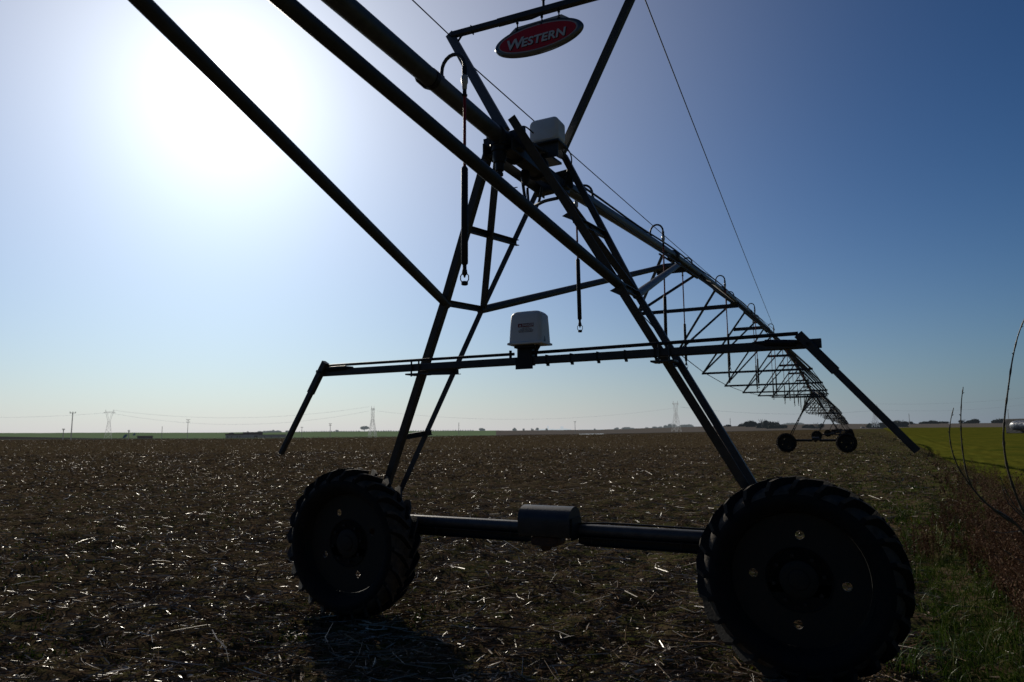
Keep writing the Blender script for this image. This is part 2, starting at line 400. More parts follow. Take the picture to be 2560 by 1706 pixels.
# ------------------------------------------------------------------ litter, weeds, grass
def scatter(n, r0, r1, p=0., half=58):
    a = YAW+R(half)*(RNG.random(n)*2-1); q = RNG.random(n)
    if p == 0: r = r0*(r1/r0)**q
    else: r = (r0**p+(r1**p-r0**p)*q)**(1/p)
    return CAM[0]+r*np.sin(a), CAM[1]+r*np.cos(a), r
def ground_z(x, y): return relief(x, y)
def stalks(name, n, r0, r1, mat, ln, wd, flat=False, p=0., lift=.012, keep=None, tilt=.18, grow=0., anis=.0):
    x, y, r = scatter(n, r0, r1, p)
    if keep is not None:
        k = keep(x, y); x, y, r = x[k], y[k], r[k]
    cl = vnoise(x*.45, y*.45, 30)+.7*vnoise(x*1.7, y*1.7, 31)+.5*vnoise(x*4.3, y*4.3, 32); k = RNG.random(len(x)) < np.clip(.80+.7*cl+.22*np.sin(2*PI*x/.76), .15, 1); x, y, r = x[k], y[k], r[k]
    n = len(x); z = ground_z(x, y)+lift
    g = 1+grow*r
    l = (ln[0]+(ln[1]-ln[0])*RNG.random(n)**2.2)*np.minimum(g, 3); w = (wd[0]+(wd[1]-wd[0])*RNG.random(n)**1.5)*g
    th = RNG.random(n)*PI; th = np.where(RNG.random(n) < anis, .42+.30*RNG.standard_normal(n), th)
    el = RNG.standard_normal(n)*tilt
    T = np.stack([np.cos(th)*np.cos(el), np.sin(th)*np.cos(el), np.sin(el)], -1)
    S = np.stack([-np.sin(th), np.cos(th), np.zeros(n)], -1); U = np.cross(T, S); U[U[:,2] < 0] *= -1
    ro = RNG.standard_normal(n)*(.7 if flat else .3); S2 = S*np.cos(ro)[:,None]+U*np.sin(ro)[:,None]; U2 = -S*np.sin(ro)[:,None]+U*np.cos(ro)[:,None]
    C = np.stack([x,y,z+np.abs(np.sin(el))*l*.35], -1)
    L_ = (T*l[:,None]/2); W_ = S2*w[:,None]/2; H_ = U2*w[:,None]*(.22 if flat else .75)
    bend = (RNG.standard_normal(n)*.10*l)[:,None]*S
    if flat:     # creased leaf: 2 quads across, 2 along
        P = [C-L_-W_*.5, C-L_*1.02+H_*.6, C-L_+W_*.5, C-W_+bend, C+H_+bend, C+W_+bend, C+L_-W_*.25, C+L_*1.03+H_*.3, C+L_+W_*.25]
        V = np.stack(P, 1).reshape(-1,3); b = (np.arange(n)*9)[:,None]
        F = np.concatenate([b+np.array(q) for q in ((0,1,4,3),(1,2,5,4),(3,4,7,6),(4,5,8,7))])
    else:        # bent three-sided stalk
        P = [C-L_-W_, C-L_+W_, C-L_+H_, C-W_+bend, C+W_+bend, C+H_+bend, C+L_-W_*.8, C+L_+W_*.8, C+L_+H_*.8]
        V = np.stack(P, 1).reshape(-1,3); b = (np.arange(n)*9)[:,None]
        F = np.concatenate([b+np.array(q) for q in ((0,1,4,3),(1,2,5,4),(2,0,3,5),(3,4,7,6),(4,5,8,7),(5,3,6,8),(0,2,1,1),(6,7,8,8))][:6])
    return bulk(name, V, F, mat, 'stuff')
straw = nmat('maize_straw', (.4,.33,.22),   .40, spec=.8, gloss=.68, island=[(0,(.035,.023,.0145)),(.5,(.15,.102,.065)),(.84,(.27,.20,.135)),(.965,(.22,.17,.11)),(1,(.50,.43,.31))])
husk = nmat('maize_leaf_litter', (.4,.33,.22), .40, spec=.9, gloss=.58, trans=.2, island=[(0,(.035,.022,.0135)),(.5,(.155,.102,.064)),(.84,(.26,.185,.12)),(.965,(.17,.13,.085)),(1,(.55,.50,.42))])
huskf = nmat('distant_litter', (.4,.33,.22), .5, spec=.9, gloss=.80, trans=.2, island=[(0,(.035,.022,.0135)),(.5,(.155,.105,.066)),(.86,(.26,.19,.125)),(.975,(.30,.245,.175)),(1,(.5,.46,.38))])
infield = lambda x, y: (x < 2.6+.0*y+np.where(y > 8, 1.2, 0)+.5*vnoise(x*2, y*2, 20)) | (RNG.random(len(x)) < .14)
incrop = lambda x, y: x < BV(y)-.3
stalks('straw_litter', 70000, 2.0, 60, straw, (.03,.38), (.003,.008), False, 0., .016, lambda x,y: infield(x,y) & incrop(x,y), .12, .03, .55)
stalks('leaf_litter', 100000, 2.0, 70, husk, (.02,.13), (.004,.020), True, 0., .014, lambda x,y: infield(x,y) & incrop(x,y), .25, .03, .2)
pale = nmat('pale_stalks', (.4,.33,.22), .36, spec=.7, gloss=.35, island=[(0,(.07,.045,.028)),(.5,(.20,.145,.095)),(.85,(.38,.31,.22)),(1,(.58,.52,.42))])
stalks('straw_litter', 6500, 2.2, 13, pale, (.06,.42), (.003,.008), False, .5, .022, lambda x,y: (x < 2.4) & incrop(x,y), .10, .02, .6)
stalks('leaf_litter', 9000, 2.2, 13, pale, (.02,.10), (.006,.022), True, .5, .02, lambda x,y: (x < 2.4) & incrop(x,y), .35, .02, .3)
stalks('leaf_litter', 190000, 2.2, 26, husk, (.010,.05), (.003,.011), True, .45, .010, lambda x,y: infield(x,y) & incrop(x,y), .35, .02, .3)
stalks('leaf_litter', 150000, 22, 260, huskf, (.03,.12), (.015,.055), True, .25, .03, incrop, .30, .011)

def blades(name, x, y, h0, h1, wd, mat, lean=.5, seg=3, zoff=0.):
    n = len(x); z = ground_z(x, y)-.01+zoff; h = h0+(h1-h0)*RNG.random(n)**1.5; a = RNG.random(n)*2*PI
    D = np.stack([np.cos(a), np.sin(a), np.zeros(n)], -1); b = RNG.random(n)*2*PI; S = np.stack([np.cos(b), np.sin(b), np.zeros(n)], -1)
    k = lean*RNG.random(n); w = wd*(.6+.8*RNG.random(n)); rows = []
    for t in np.linspace(0, 1, seg+1):
        c = np.stack([x,y,z], -1)+D*(h*k*t*t*1.3)[:,None]+np.array([0,0,1.])*(h*(t-.35*k*t*t))[:,None]
        hw = (w*(1-t**1.6)*.5+.0006)[:,None]
        rows += [c-S*hw, c+S*hw]
    V = np.stack(rows, 1).reshape(-1,3); m = 2*(seg+1); base = (np.arange(n)*m)[:,None]
    F = np.concatenate([base+np.array((2*i,2*i+1,2*i+3,2*i+2)) for i in range(seg)])
    return bulk(name, V, F, mat, 'stuff')
grassm = nmat('verge_grass', (.06,.09,.02), .45, spec=.5, gloss=.5, trans=.3, island=[(0,(.013,.026,.004)),(.5,(.032,.062,.007)),(.88,(.068,.105,.015)),(1,(.18,.15,.07))])
weedm = nmat('field_weed', (.05,.09,.02), .5, spec=.4, gloss=.6, trans=.3, island=[(0,(.016,.030,.004)),(.6,(.040,.070,.008)),(.95,(.075,.10,.012)),(1,(.16,.09,.015))])
def verge(n, r0, r1, f, half=58, p=0.):
    x, y, r = scatter(n, r0, r1, p, half); k = f(x, y); return x[k], y[k]
x, y = verge(240000, 2.2, 16, lambda x,y: (x > 2.55+.25*vnoise(x*3, y*3, 21)) & (x < 5.3) & (vnoise(x*2.5, y*2.5, 22) > -.30))
blades('verge_grass', x, y, .03, .21, .0052, grassm, 1.1)
x, y = verge(90000, 12, 75, lambda x,y: (x > .6+.8*vnoise(x*.5, y*.5, 23)-(y-12)*.004) & (x < BV(y)) & (vnoise(x*1.2, y*1.2, 24)+.12*(x-2) > -.1))
blades('verge_grass', x, y, .04, .14, .020, weedm, .9, 2)
x, y = verge(46000, 2.2, 60, lambda x,y: (x < 3.4) & (vnoise(x*.5, y*.5, 25)+.35*vnoise(x*6, y*6, 26)+.06*np.clip(x, -2, 3) > .09))
xx = np.repeat(x, 5)+RNG.standard_normal(len(x)*5)*.02; yy = np.repeat(y, 5)+RNG.standard_normal(len(x)*5)*.02
blades('field_weeds', xx, yy, .015, .06, .012, weedm, 1.0, 2)

# ------------------------------------------------------------------ the irrigation machine
ZP, ARCH = 3.62, .98
def pipe_z(u): t = u/SPAN; return ZP+4*ARCH*t*(1-t)
def lerp(a, b, t): return Vector(a)+(Vector(b)-Vector(a))*t

def make_wheel(root, sx):
    """steel disc with four holes > tyre with tractor lugs, hub, bolts; axle along y"""
    X, Z, Y0 = sx*1.776, .61, -.0958
    ph = {1: 1.5, -1: 1.98}[sx]
    holes = [circ(.271*math.cos(R(90*k)+ph), .271*math.sin(R(90*k)+ph), .028, 20) for k in range(4)]
    w = curve_plate('wheel', [circ(0,0,.405,64)]+holes, .012, rimm, root, Matrix.Translation((X,Y0,Z)) @ FACE)
    m = MB(); m.lathe([(.40,-.006),(.415,-.05),(.435,-.11),(.455,-.115),(.455,-.10),(.435,-.05),(.425,.05),(.425,.14),(.45,.155),(.46,.15),(.44,.135),(.40,.03),(.40,-.006)], (X,Y0+.03,Z), 'y', 64, False)
    m.build('rim', rimm, w, True)
    yc = Y0+.045
    prof = [(.425,-.115),(.445,-.14),(.475,-.165),(.505,-.168),(.530,-.158),(.554,-.138),(.571,-.108),(.583,-.065),(.588,0),(.583,.065),(.571,.108),(.554,.138),(.530,.158),(.505,.168),(.475,.165),(.445,.14),(.425,.115)]
    m = MB(); m.lathe(prof, (X,yc,Z), 'y', 96, False)
    nl = 24
    for k in range(nl):
        for side in (-1, 1):
            a0 = 2*PI*(k+(.5 if side > 0 else 0))/nl; pts = []
            for t in np.linspace(0, 1, 6):
                yy = side*(.01+t*.155); a = a0+side*0+t*.27*(1)
                rb = float(np.interp(abs(yy), [0,.065,.108,.138,.165], [.575,.570,.558,.54,.515])); rt = float(np.interp(t, [0,.6,.85,1], [.628,.625,.612,.562]))
                pts.append((a, yy, rb-.012, rt))
            vs = []
            for a, yy, rb, rt in pts:
                for da, rr in ((-.034,rb),(.034,rb),(.022,rt),(-.022,rt)):
                    vs.append((X+rr*math.cos(a+da), yc+yy, Z+rr*math.sin(a+da)))
            fs = [(4*i+j, 4*i+(j+1)%4, 4*i+4+(j+1)%4, 4*i+4+j) for i in range(5) for j in range(4)]+[(3,2,1,0),(20,21,22,23)]
            m.add(vs, fs)
    ty = m.build('tyre', rubber, w, True); ty.data.materials.append(dusty)
    for p in ty.data.polygons:
        c = p.center; rad = math.hypot(c.x-X, c.z-Z)
        if rad > .525 and (p.normal.x*(c.x-X)+p.normal.z*(c.z-Z))/rad > .45: p.material_index = 1
    m = MB(); m.lathe([(0,-.030),(.045,-.030),(.06,-.026),(.065,-.018),(.11,-.016),(.115,-.012),(.115,0),(.19,.0),(.195,-.010),(.2,0)], (X,Y0-.006,Z), 'y', 40, False)
    m.build('hub', rimm, w, True)
    for k in range(8):
        m = MB(); a = 2*PI*k/8+.2; m.lathe([(0,-.022),(.013,-.022),(.013,0)], (X+.15*math.cos(a),Y0-.012,Z+.15*math.sin(a)), 'y', 6); m.build('wheel_bolt', dkst, w)
    # gearbox behind the disc
    m = MB(); m.box((X-sx*.03,.13,.66), (.26,.22,.30), .06); m.lathe([(.09,-.06),(.09,.02)], (X,.03,Z), 'y', 24)
    m.build('gearbox', rust, root, True)

Af, Aj, At = (-1.70,.195,.82), (-.719,-.261,2.562), (-.12,-.563,3.70)
Bf, Bj, Bt = (-1.56,.20,.82), (-.687,.311,2.593), (-.12,.348,3.66)
Df, Dj, Dt = (1.63,.215,.82), (.719,-.261,2.562), (.115,-.71,3.745)
Ef, Ej, Et = (1.69,.18,.82), (.687,.311,2.593), (.115,.262,3.815)
JN, JF = (0,-4.634,3.556), (0,4.74,pipe_z(4.74)-.13)

def make_tower():
    root = thing('drive_tower', 'big wheeled irrigation tower in the foreground with A-frame legs, white warning box and hanging arms', 'irrigation tower', (0,0,0))
    for sx in (1, -1): make_wheel(root, sx)
    m = MB(); m.tube([(-1.72,.2,.79),(1.72,.2,.79)], .044, 20)
    m.build('base_beam', galv, root, True)
    m = MB()
    for a, b in ((-1.6,-.20),(.20,1.6)):
        m.channel((a,.165,.714), (b,.165,.714), .07, .066)
    for x in (-1.05,-.35,.33,1.0): m.tube([(x,.132,.71),(x,.132,.745),(x,.15,.75)], .008, 6)
    m.build('drive_shaft_cover', dkst, root)
    m = MB()
    n = 20; pr = []
    for k in range(n+1):
        a = PI*k/n; pr.append((-.125*math.cos(a), .035+.10*math.sin(a)))
    pr = [(-.128,-.06),(-.10,-.085)]+pr[0:]+[(.10,-.085)] if 0 else [(-.10,-.085),(-.12,-.06)]+pr+[(.12,-.06),(.10,-.085)]
    m.prism(pr, (.205,.11,.835), (-.215,.11,.835)); o = m.build('motor', motm, root, True)
    m = MB(); m.box((-.02,.12,.71), (.22,.18,.07), .025); m.lathe([(.03,0),(.045,.02),(.045,.06)], (-.03,.10,.635), 'z', 16)
    m.build('motor_gearbox', rust, o, True)
    m = MB()
    for x in (-.222,.212): m = MB(); m.box((x,.12,.81), (.010,.20,.16)); m.build('motor_bracket', dkst, o)
    m = MB(); m.tube([(.22,.15,.84),(.42,.15,.855),(.8,.16,.852),(1.2,.17,.845),(1.5,.18,.843)], .008, 6); m.build('electric_lead', blkp, root, True)
    # legs: pressed angle sections with bolted tops
    for pts, w, f in (((Af,Aj,At),.058,1), ((Bf,Bj,Bt),.046,-1), ((Df,Dj,Dt),.060,-1), ((Ef,Ej,Et),.050,1)):
        top = lerp(pts[1], pts[2], 1.0)
        m = MB(); m.angle(pts[0], pts[1], w, .009, (0,1,0), f); m.angle(lerp(pts[0],pts[1],.995), top, w*.99, .0092, (0,1,0), f)
        m.build('leg', galv2, root)
    # struts between the two legs of each side, each at its bolted height
    def rung(a, b, w=.052, over=.05):
        a, b = Vector(a), Vector(b); d = (b-a).normalized(); m = MB()
        m.channel(a-d*.03, b+d*over, w*.6, w, .006); m.build('strut', galv2, root)
    rung((-.438,-.403,3.095), (-.386,.331,3.16)); rung((-1.018,-.122,2.03), (-.943,.275,2.06)); rung((-1.324,.02,1.496), (-1.212,.238,1.53), .045)
    rung(Aj, Bj, .05, .02); rung(Dj, Ej, .05, .02)
    rung((.477,-.44,3.02), (.441,.291,3.10)); rung((1.018,-.10,2.0), (.99,.26,2.03))
    for j, t in ((Bj, (-.11,-.50,3.62)), (Ej, (.11,-.60,3.66))):
        m = MB(); m.channel(j, t, .052, .026, .005, (0,1,0)); m.build('strut', galv2, root)
    # gusset tabs on the right-hand leg
    for z in (3.05, 2.52):
        m = MB(); t = (z-2.562)/(3.745-2.562); c = lerp(Dj, Dt, t)
        m.add([c+Vector((-.02,-.03,.03)), c+Vector((-.085,-.03,.0)), c+Vector((.0,-.03,-.045)), c+Vector((-.02,-.02,.03)), c+Vector((-.085,-.02,.0)), c+Vector((.0,-.02,-.045))], [(0,1,2),(3,5,4),(0,3,4,1),(1,4,5,2),(2,5,3,0)]); m.build('gusset_plate', galv2, root)
    # brace pipes, flattened at the far ends, to the first pipe joint on either side
    for j, e in ((Aj, JN), (Dj, JN), (Bj, JF), (Ej, JF)):
        e = Vector(e); d = (Vector(j)-e).normalized(); e2 = e+Vector((.05 if j[0] > 0 else -.05, 0, 0)); m = MB()
        m.tube([Vector(j)-d*-.05, lerp(j, e2, .1), lerp(j, e2, .82), lerp(j, e2, .93), e2], [.034,.036,.036,.042,.026], 16)
        m.build('brace_pipe', galv2, root, True)
    # top of the tower: pipe joint, saddle plates, drain valve
    m = MB()
    m.lathe([(.058,-.30),(.074,-.30),(.074,.02),(.10,.02),(.10,.045),(.078,.045),(.078,.40),(.10,.40),(.10,.425),(.058,.425)], (0,-.45,3.625), 'y', 28)
    m.build('flexible_joint', galv2, root, True)
    m = MB()
    for y in (-.60, .30):
        m.bar((-.17,y,3.60), (.17,y,3.63), .012, .17)
        m.bar((-.15,y-.03,3.52), (.15,y-.03,3.54), .09, .012)
    for x in (-.115,.115): m.bar((x,-.72,3.55), (x,.36,3.56), .010, .09)
    m.bar((-.02,-.25,3.74), (-.02,.32,3.78), .18, .02)
    m.build('saddle_plate', galv2, root)
    m = MB(); m.lathe([(.03,.10),(.054,.09),(.054,.055),(.068,.05),(.068,.015),(.058,.01),(.056,-.01),(.060,-.012),(.060,-.025),(.052,-.03),(.050,-.075),(.045,-.09),(.044,-.105),(.033,-.11),(.031,-.165),(.018,-.168),(.018,-.18),(.027,-.182),(.027,-.20),(.015,-.205),(.013,-.222),(0,-.223)], (.0,-.69,3.545), 'z', 20)
    m.build('drain_valve', dkst, root, True)
    # electrical box on the joint and its looping leads
    m = MB(); m.box((.045,.08,3.955), (.255,.17,.20), .045); o = m.build('electrical_box', plasw, root, True)
    m = MB(); m.bar((-.09,.08,3.845), (.18,.08,3.845), .20, .014); m.bar((-.02,.02,3.78), (.16,.02,3.78), .012, .12); m.build('box_base', galv2, o)
    for P, r in (([(-.03,-.03,3.93),(-.07,-.12,3.96),(-.10,-.2,3.90),(-.11,-.28,3.80),(-.09,-.36,3.66)],.006), ([(-.06,-.62,3.56),(-.07,-.55,3.42),(-.07,-.42,3.36),(-.06,-.28,3.40)],.004),
                 ([(-.05,-.20,3.46),(-.04,-.18,3.33),(.02,-.25,3.24),(.12,-.36,3.20),(.24,-.45,3.19),(.37,-.52,3.17)],.013), ([(-.02,-.18,3.42),(.0,-.2,3.28),(.08,-.32,3.16),(.17,-.40,3.2),(.22,-.45,3.3)],.010),
                 ([(.13,.17,3.9),(.19,.22,3.80),(.17,.26,3.70),(.10,.25,3.62)],.006), ([(.12,.2,3.85),(.15,.25,3.7),(.12,.15,3.5),(.06,.0,3.45)],.006)):
        pts = [Vector(p) for p in P]; q = []
        for i in range(len(pts)-1):
            p0, p1, p2, p3 = pts[max(i-1,0)], pts[i], pts[i+1], pts[min(i+2,len(pts)-1)]
            for t in np.linspace(0, 1, 7)[:-1 if i < len(pts)-2 else None]:
                q.append(.5*((2*p1)+(p2-p0)*t+(2*p0-5*p1+4*p2-p3)*t*t+(3*p1-p0-3*p2+p3)*t**3))
        m = MB(); m.tube(q, r, 8); m.build('electric_lead', blkp, root, True)
    m = MB(); m.lathe([(.0,-.02),(.022,-.02),(.032,.02),(.035,.08),(.025,.11)], (-.03,-.2,3.46), 'z', 14); m.lathe([(.002,-.14),(.002,0)], (-.02,-.2,3.40), 'z', 6)
    m.build('cable_gland', blkp, root, True)
    return root
tower = make_tower()

def make_barrier(root):
    """crossbar with spring-loaded hanging arms and the warning box"""
    U = -.28
    L_, R_ = Vector((-2.0,U,2.052)), Vector((2.0,U,2.060))
    m = MB(); m.bar(L_, R_, .052, .056); bar = m.build('crossbar', galv2, root)
    m = MB(); m.tube([(-1.93,U+.01,2.115),(-.10,U,2.112)], .0115, 10); m.tube([(.06,U,2.113),(1.87,U+.01,2.130)], .0125, 10)
    for x in (-.13,.08): m.tube([(x,U,2.085),(x,U,2.14)], .011, 8)
    m.build('trip_rod', dkst, bar, True)
    for s, top, bot in ((-1, (-1.895,U-.035,2.125), (-2.361,U-.035,1.365)), (1, (1.885,U-.035,2.105), (2.459,U-.035,1.409))):
        m = MB(); m.bar(top, bot, .042, .042, (0,1,0)); m.bar(lerp(top,bot,-.02), lerp(top,bot,.32), .056, .050, (0,1,0))
        m.build('hanging_arm', galv2, bar)
        a = lerp(top, bot, .06)+Vector((-s*.03,.0,.0)); b = Vector((s*1.60, U-.02, 2.085)); m = MB(); pts = []
        nt_ = 34
        for i in range(nt_*8+1):
            t = i/(nt_*8); c = lerp(a, b, .12+t*.62); ang = 2*PI*nt_*t; rr = .019
            T = (b-a).normalized(); X = T.cross(Vector((0,1,0))).normalized(); pts.append(c+X*rr*math.cos(ang)+Vector((0,1,0))*rr*math.sin(ang))
        m.tube(pts, .0034, 5); m.tube([a, lerp(a,b,.13)], .005, 6); m.tube([lerp(a,b,.72), b], [.016,.006], 8); m.tube([lerp(a,b,.12), lerp(a,b,.74)], .0145, 10)
        m.build('spring', dkst, bar, True)
        m = MB(); m.bar((s*1.925,U-.07,2.055), (s*1.925,U+.03,2.055), .018, .018); m.build('pivot_bolt', dkst, bar)
    for x in (.17,.36,.56,.76,.97):
        m = MB(); m.bar((x,U,2.022), (x,U,2.09), .008, .062); m.box((x+.004,U,2.018), (.014,.03,.016)); m.build('cable_tie', blkp, bar)
    for x in (-.98, 1.02):
        m = MB(); m.bar((x,U-.035,2.0), (x,U+.10,2.0), .16, .012); m.tube([(x+.05,U-.034,1.98),(x+.05,U-.034,2.11)], .007, 8); m.tube([(x-.02,U-.034,1.98),(x-.02,U-.034,2.11)], .007, 8); m.build('clamp', galv2, bar)
    # warning box
    yF, yB = U-.115, U+.075
    m = MB(); n = 8; vs = []
    def ring(z, gx, gy, r):
        o = []
        for cx_, cy_, a0 in ((gx-r,gy-r,0),(-gx+r,gy-r,90),(-gx+r,-gy+r,180),(gx-r,-gy+r,270)):
            for k in range(n):
                a = R(a0+90*k/(n-1)); o.append((.040+cx_+r*math.cos(a), (yF+yB)/2+cy_+r*math.sin(a), z))
        return o
    rings = [ring(2.168,.142,.105,.02), ring(2.180,.142,.105,.02), ring(2.186,.130,.096,.025), ring(2.30,.127,.090,.03), ring(2.385,.124,.084,.035), ring(2.403,.108,.077,.035), ring(2.412,.095,.064,.03), ring(2.4145,.08,.05,.03)]
    for r_ in rings: vs += r_
    q = 4*n; fs = [(i*q+k, i*q+(k+1)%q, (i+1)*q+(k+1)%q, (i+1)*q+k) for i in range(len(rings)-1) for k in range(q)]
    fs += [tuple(range(q))[::-1], tuple(range((len(rings)-1)*q, len(rings)*q))]
    m.add(vs, fs); bx = m.build('warning_box', plasw, root, True)
    m = MB(); m.bar((-.0,U,2.022), (-.0,U,2.165), .118, .085, (0,1,0)); m.bar((-.07,U-.034,2.035), (.066,U-.034,2.035), .012, .085); m.bar((-.06,U-.02,2.155), (.09,U-.02,2.155), .12, .02); m.tube([(.115,U-.03,2.165),(.10,U-.03,2.12)], [.02,.008], 8)
    m.build('box_bracket', dkst, bx)
    m = MB(); m.bar((.166,U-.04,2.185), (.162,U-.04,2.225), .010, .014); m.bar((.168,U-.055,2.185), (.164,U-.055,2.225), .006, .006); m.build('latch', blkp, bx)
    tilt = Matrix.Rotation(R(-3.0), 4, 'X')
    zf = lambda z: (yF+yB)/2-(.096-.006*(z-2.186)/.114)-.0014
    P = lambda x, z: Matrix.Translation((x,zf(z),z)) @ tilt @ FACE
    lx = lambda x: .052+(x-.021)*1.25
    m = MB(); m.add([(lx(-.030),zf(2.292),2.292),(lx(.071),zf(2.292),2.292),(lx(.071),zf(2.318),2.318),(lx(-.030),zf(2.318),2.318)], [(0,1,2,3)]); m.build('warning_label', lblred, bx)
    text_mesh('label_text', 'DANGER', .0235, plasw, bx, P(lx(.034), 2.3050) @ Matrix.Translation((0,0,.0012)), .0004, 0, .0004)
    a = (lx(-.022),zf(2.297)-.0012,2.2975); m = MB(); m.add([a, (lx(-.008),a[1],2.2975), (lx(-.015),a[1],2.3125)], [(0,1,2)]); m.build('hazard_triangle', plasw, bx)
    for i, (t, zz) in enumerate((('HIGH VOLTAGE',2.284),('DO NOT OPEN COVER',2.2745),('DISCONNECT POWER BEFORE',2.265),('SERVICING THIS EQUIPMENT',2.2555))):
        text_mesh('label_text', t, .0088, lblink, bx, P(lx(.021), zz), .0001, 0, .0004)
make_barrier(tower)

def make_mast(root):
    P1, P2 = Vector((-.83,0,5.003)), Vector((.865,0,4.985))
    m = MB(); m.channel((-.05,-.503,3.76), P1+(P1-Vector((-.05,-.503,3.76))).normalized()*.03, .075, .045, .006, (0,1,0)); m.build('mast_post', galv2, root)
    m = MB(); m.channel((.05,.315,3.83), P2, .06, .045, .006, (0,1,0)); m.build('mast_post', galv2, root)
    m = MB(); m.bar(P1+Vector((.03,-.03,-.01)), (-.34,-.03,4.978), .048, .05); m.bar((-.345,-.03,4.978), (.9,-.03,4.945), .054, .056)
    m.bar((-.60,-.03,4.954), (-.60,-.03,5.016), .008, .055, (0,1,0)); m.build('mast_crossbar', galv2, root)
    m = MB(); m.tube([(.075,-.03,4.98),(.075,-.03,5.06)], .011, 10); m.tube([(.075,-.03,5.06),(.075,-.03,5.085)], .018, 6); m.build('eye_bolt', dkst, root, True)
    m = MB(); m.tube([P1+Vector((.19,-.03,-.03)), P1+Vector((.13,-.04,-.05)), P1+Vector((.09,-.05,-.11)), P1+Vector((.085,-.08,-.20))], .009, 8); m.build('electric_lead', blkp, root, True)
    Q1 = lerp(P1, (-.05,-.503,3.76), .345)
    for a, b in ((P1, (0,-18,4.1)), (Q1+Vector((.03,0,0)), (0,18,4.60)), (P2, (0,18,4.60)), (P2, (0,-18,4.1))):
        a, b = Vector(a), Vector(b); pts = []
        for t in np.linspace(0, 1, 24): c = lerp(a, b, t); c.z -= .12*4*t*(1-t)*.3; pts.append(c)
        m = MB(); m.tube(pts, .0055, 6); m.build('stay_cable', cablem, root, True)
make_mast(tower)

def make_span():
    root = thing('pipe_span', 'nearest long truss span of irrigation pipe running from the big tower to the second tower', 'pipe span', (0,0,0), DRIFT)
    us = np.linspace(-.02, SPAN-.02, 60)
    m = MB(); m.tube([(0,u,pipe_z(u)) for u in us], .0575, 20); mp = m.build('main_pipe', galv, root, True)
    joints = [2.65+4.2*i+.75 for i in range(10)]
    for u in joints:
        m = MB(); m.tube([(0,u+1.34,pipe_z(u+1.34)),(0,u+1.35,pipe_z(u+1.35)),(0,u+1.38,pipe_z(u+1.38)),(0,u+1.385,pipe_z(u+1.385)),(0,u+1.395,pipe_z(u+1.395)),(0,u+1.40,pipe_z(u+1.4)),(0,u+1.43,pipe_z(u+1.43)),(0,u+1.44,pipe_z(u+1.44))], [.06,.086,.086,.07,.07,.086,.086,.06], 16); m.build('flange', galv2, mp, True)
    m = MB(); pts = [(0.035,u,pipe_z(u)+.068+.012*math.sin(u*1.7)) for u in np.linspace(.4, SPAN-.4, 90)]; m.tube(pts, .011, 6); m.build('power_cord', blkp, mp, True)
    sp = [5.45+4.16*i for i in range(9)]
    bw = [.715,1.06,1.306,1.39,1.40,1.33,1.18,.98,.70]; zz = [3.325,3.12,3.007,2.905,2.88,2.93,3.03,3.16,3.36]
    ears = [sp[0]-1.6]+[(a+b)/2 for a, b in zip(sp, sp[1:])]+[sp[-1]+1.6]
    for u, b, z in zip(sp, bw, zz):
        m = MB(); m.angle((-b-.05,u,z), (b+.05,u,z), .055, .008); m.build('spreader', galv2, root)
    for s in (-1, 1):
        pts = [(s*.06,.35,pipe_z(.35)-.02)]+[(s*b,u,z+.03) for u, b, z in zip(sp, bw, zz)]+[(s*.06,SPAN-.35,pipe_z(.35)-.02)]
        m = MB(); m.tube(pts, .0095, 8); m.build('truss_rod', galv2, root, True)
        for i, (u, b, z) in enumerate(zip(sp, bw, zz)):
            for e in (u-1.08, u+1.08):
                m = MB(); a = Vector((s*b,u,z+.02)); c = Vector((s*.055,e,pipe_z(e)-.055)); m.angle(a, c, .045, .007, (0,1,0), s); m.build('truss_diagonal', galv2, root)
    for u, b, z in zip(sp, bw, zz):
        e = u-1.0; zt = pipe_z(e)-.055; f = .26; zz_ = zt+(z-zt)*f; hw = .05+(b-.05)*f
        m = MB(); m.bar((-hw,e+.22,zz_), (hw,e+.22,zz_), .006, .085); m.build('tie_plate', galv2, root)
        for x in (-.05,.05): m = MB(); m.bar((x,u-1.3,pipe_z(u-1.3)-.062), (x,u+1.3,pipe_z(u+1.3)-.062), .02, .022); m.build('pipe_ear', galv2, root)
    return root
span = make_span()
# the overhead stretch of pipe that comes over the photographer
near = thing('pipe_span', 'length of irrigation pipe passing overhead at the upper left, ending at the big tower', 'pipe span', (0,0,0))
m = MB(); m.tube([(0,-14+i*.58,3.62+.021*(14-i*.58)) for i in range(25)]+[(0,-.03,3.62)], .0575, 20); mp = m.build('main_pipe', galv, near, True)
m = MB(); m.tube([(-.03,-1.70,3.630),(-.038,-1.66,3.62),(-.038,-1.58,3.615),(-.03,-1.52,3.62)], [.012,.018,.018,.010], 10); m.lathe([(.0595,-.02),(.061,-.02),(.061,.02),(.0595,.02)], (0,-1.58,3.653), 'y', 20); m.build('pipe_clamp', dkst, mp, True)

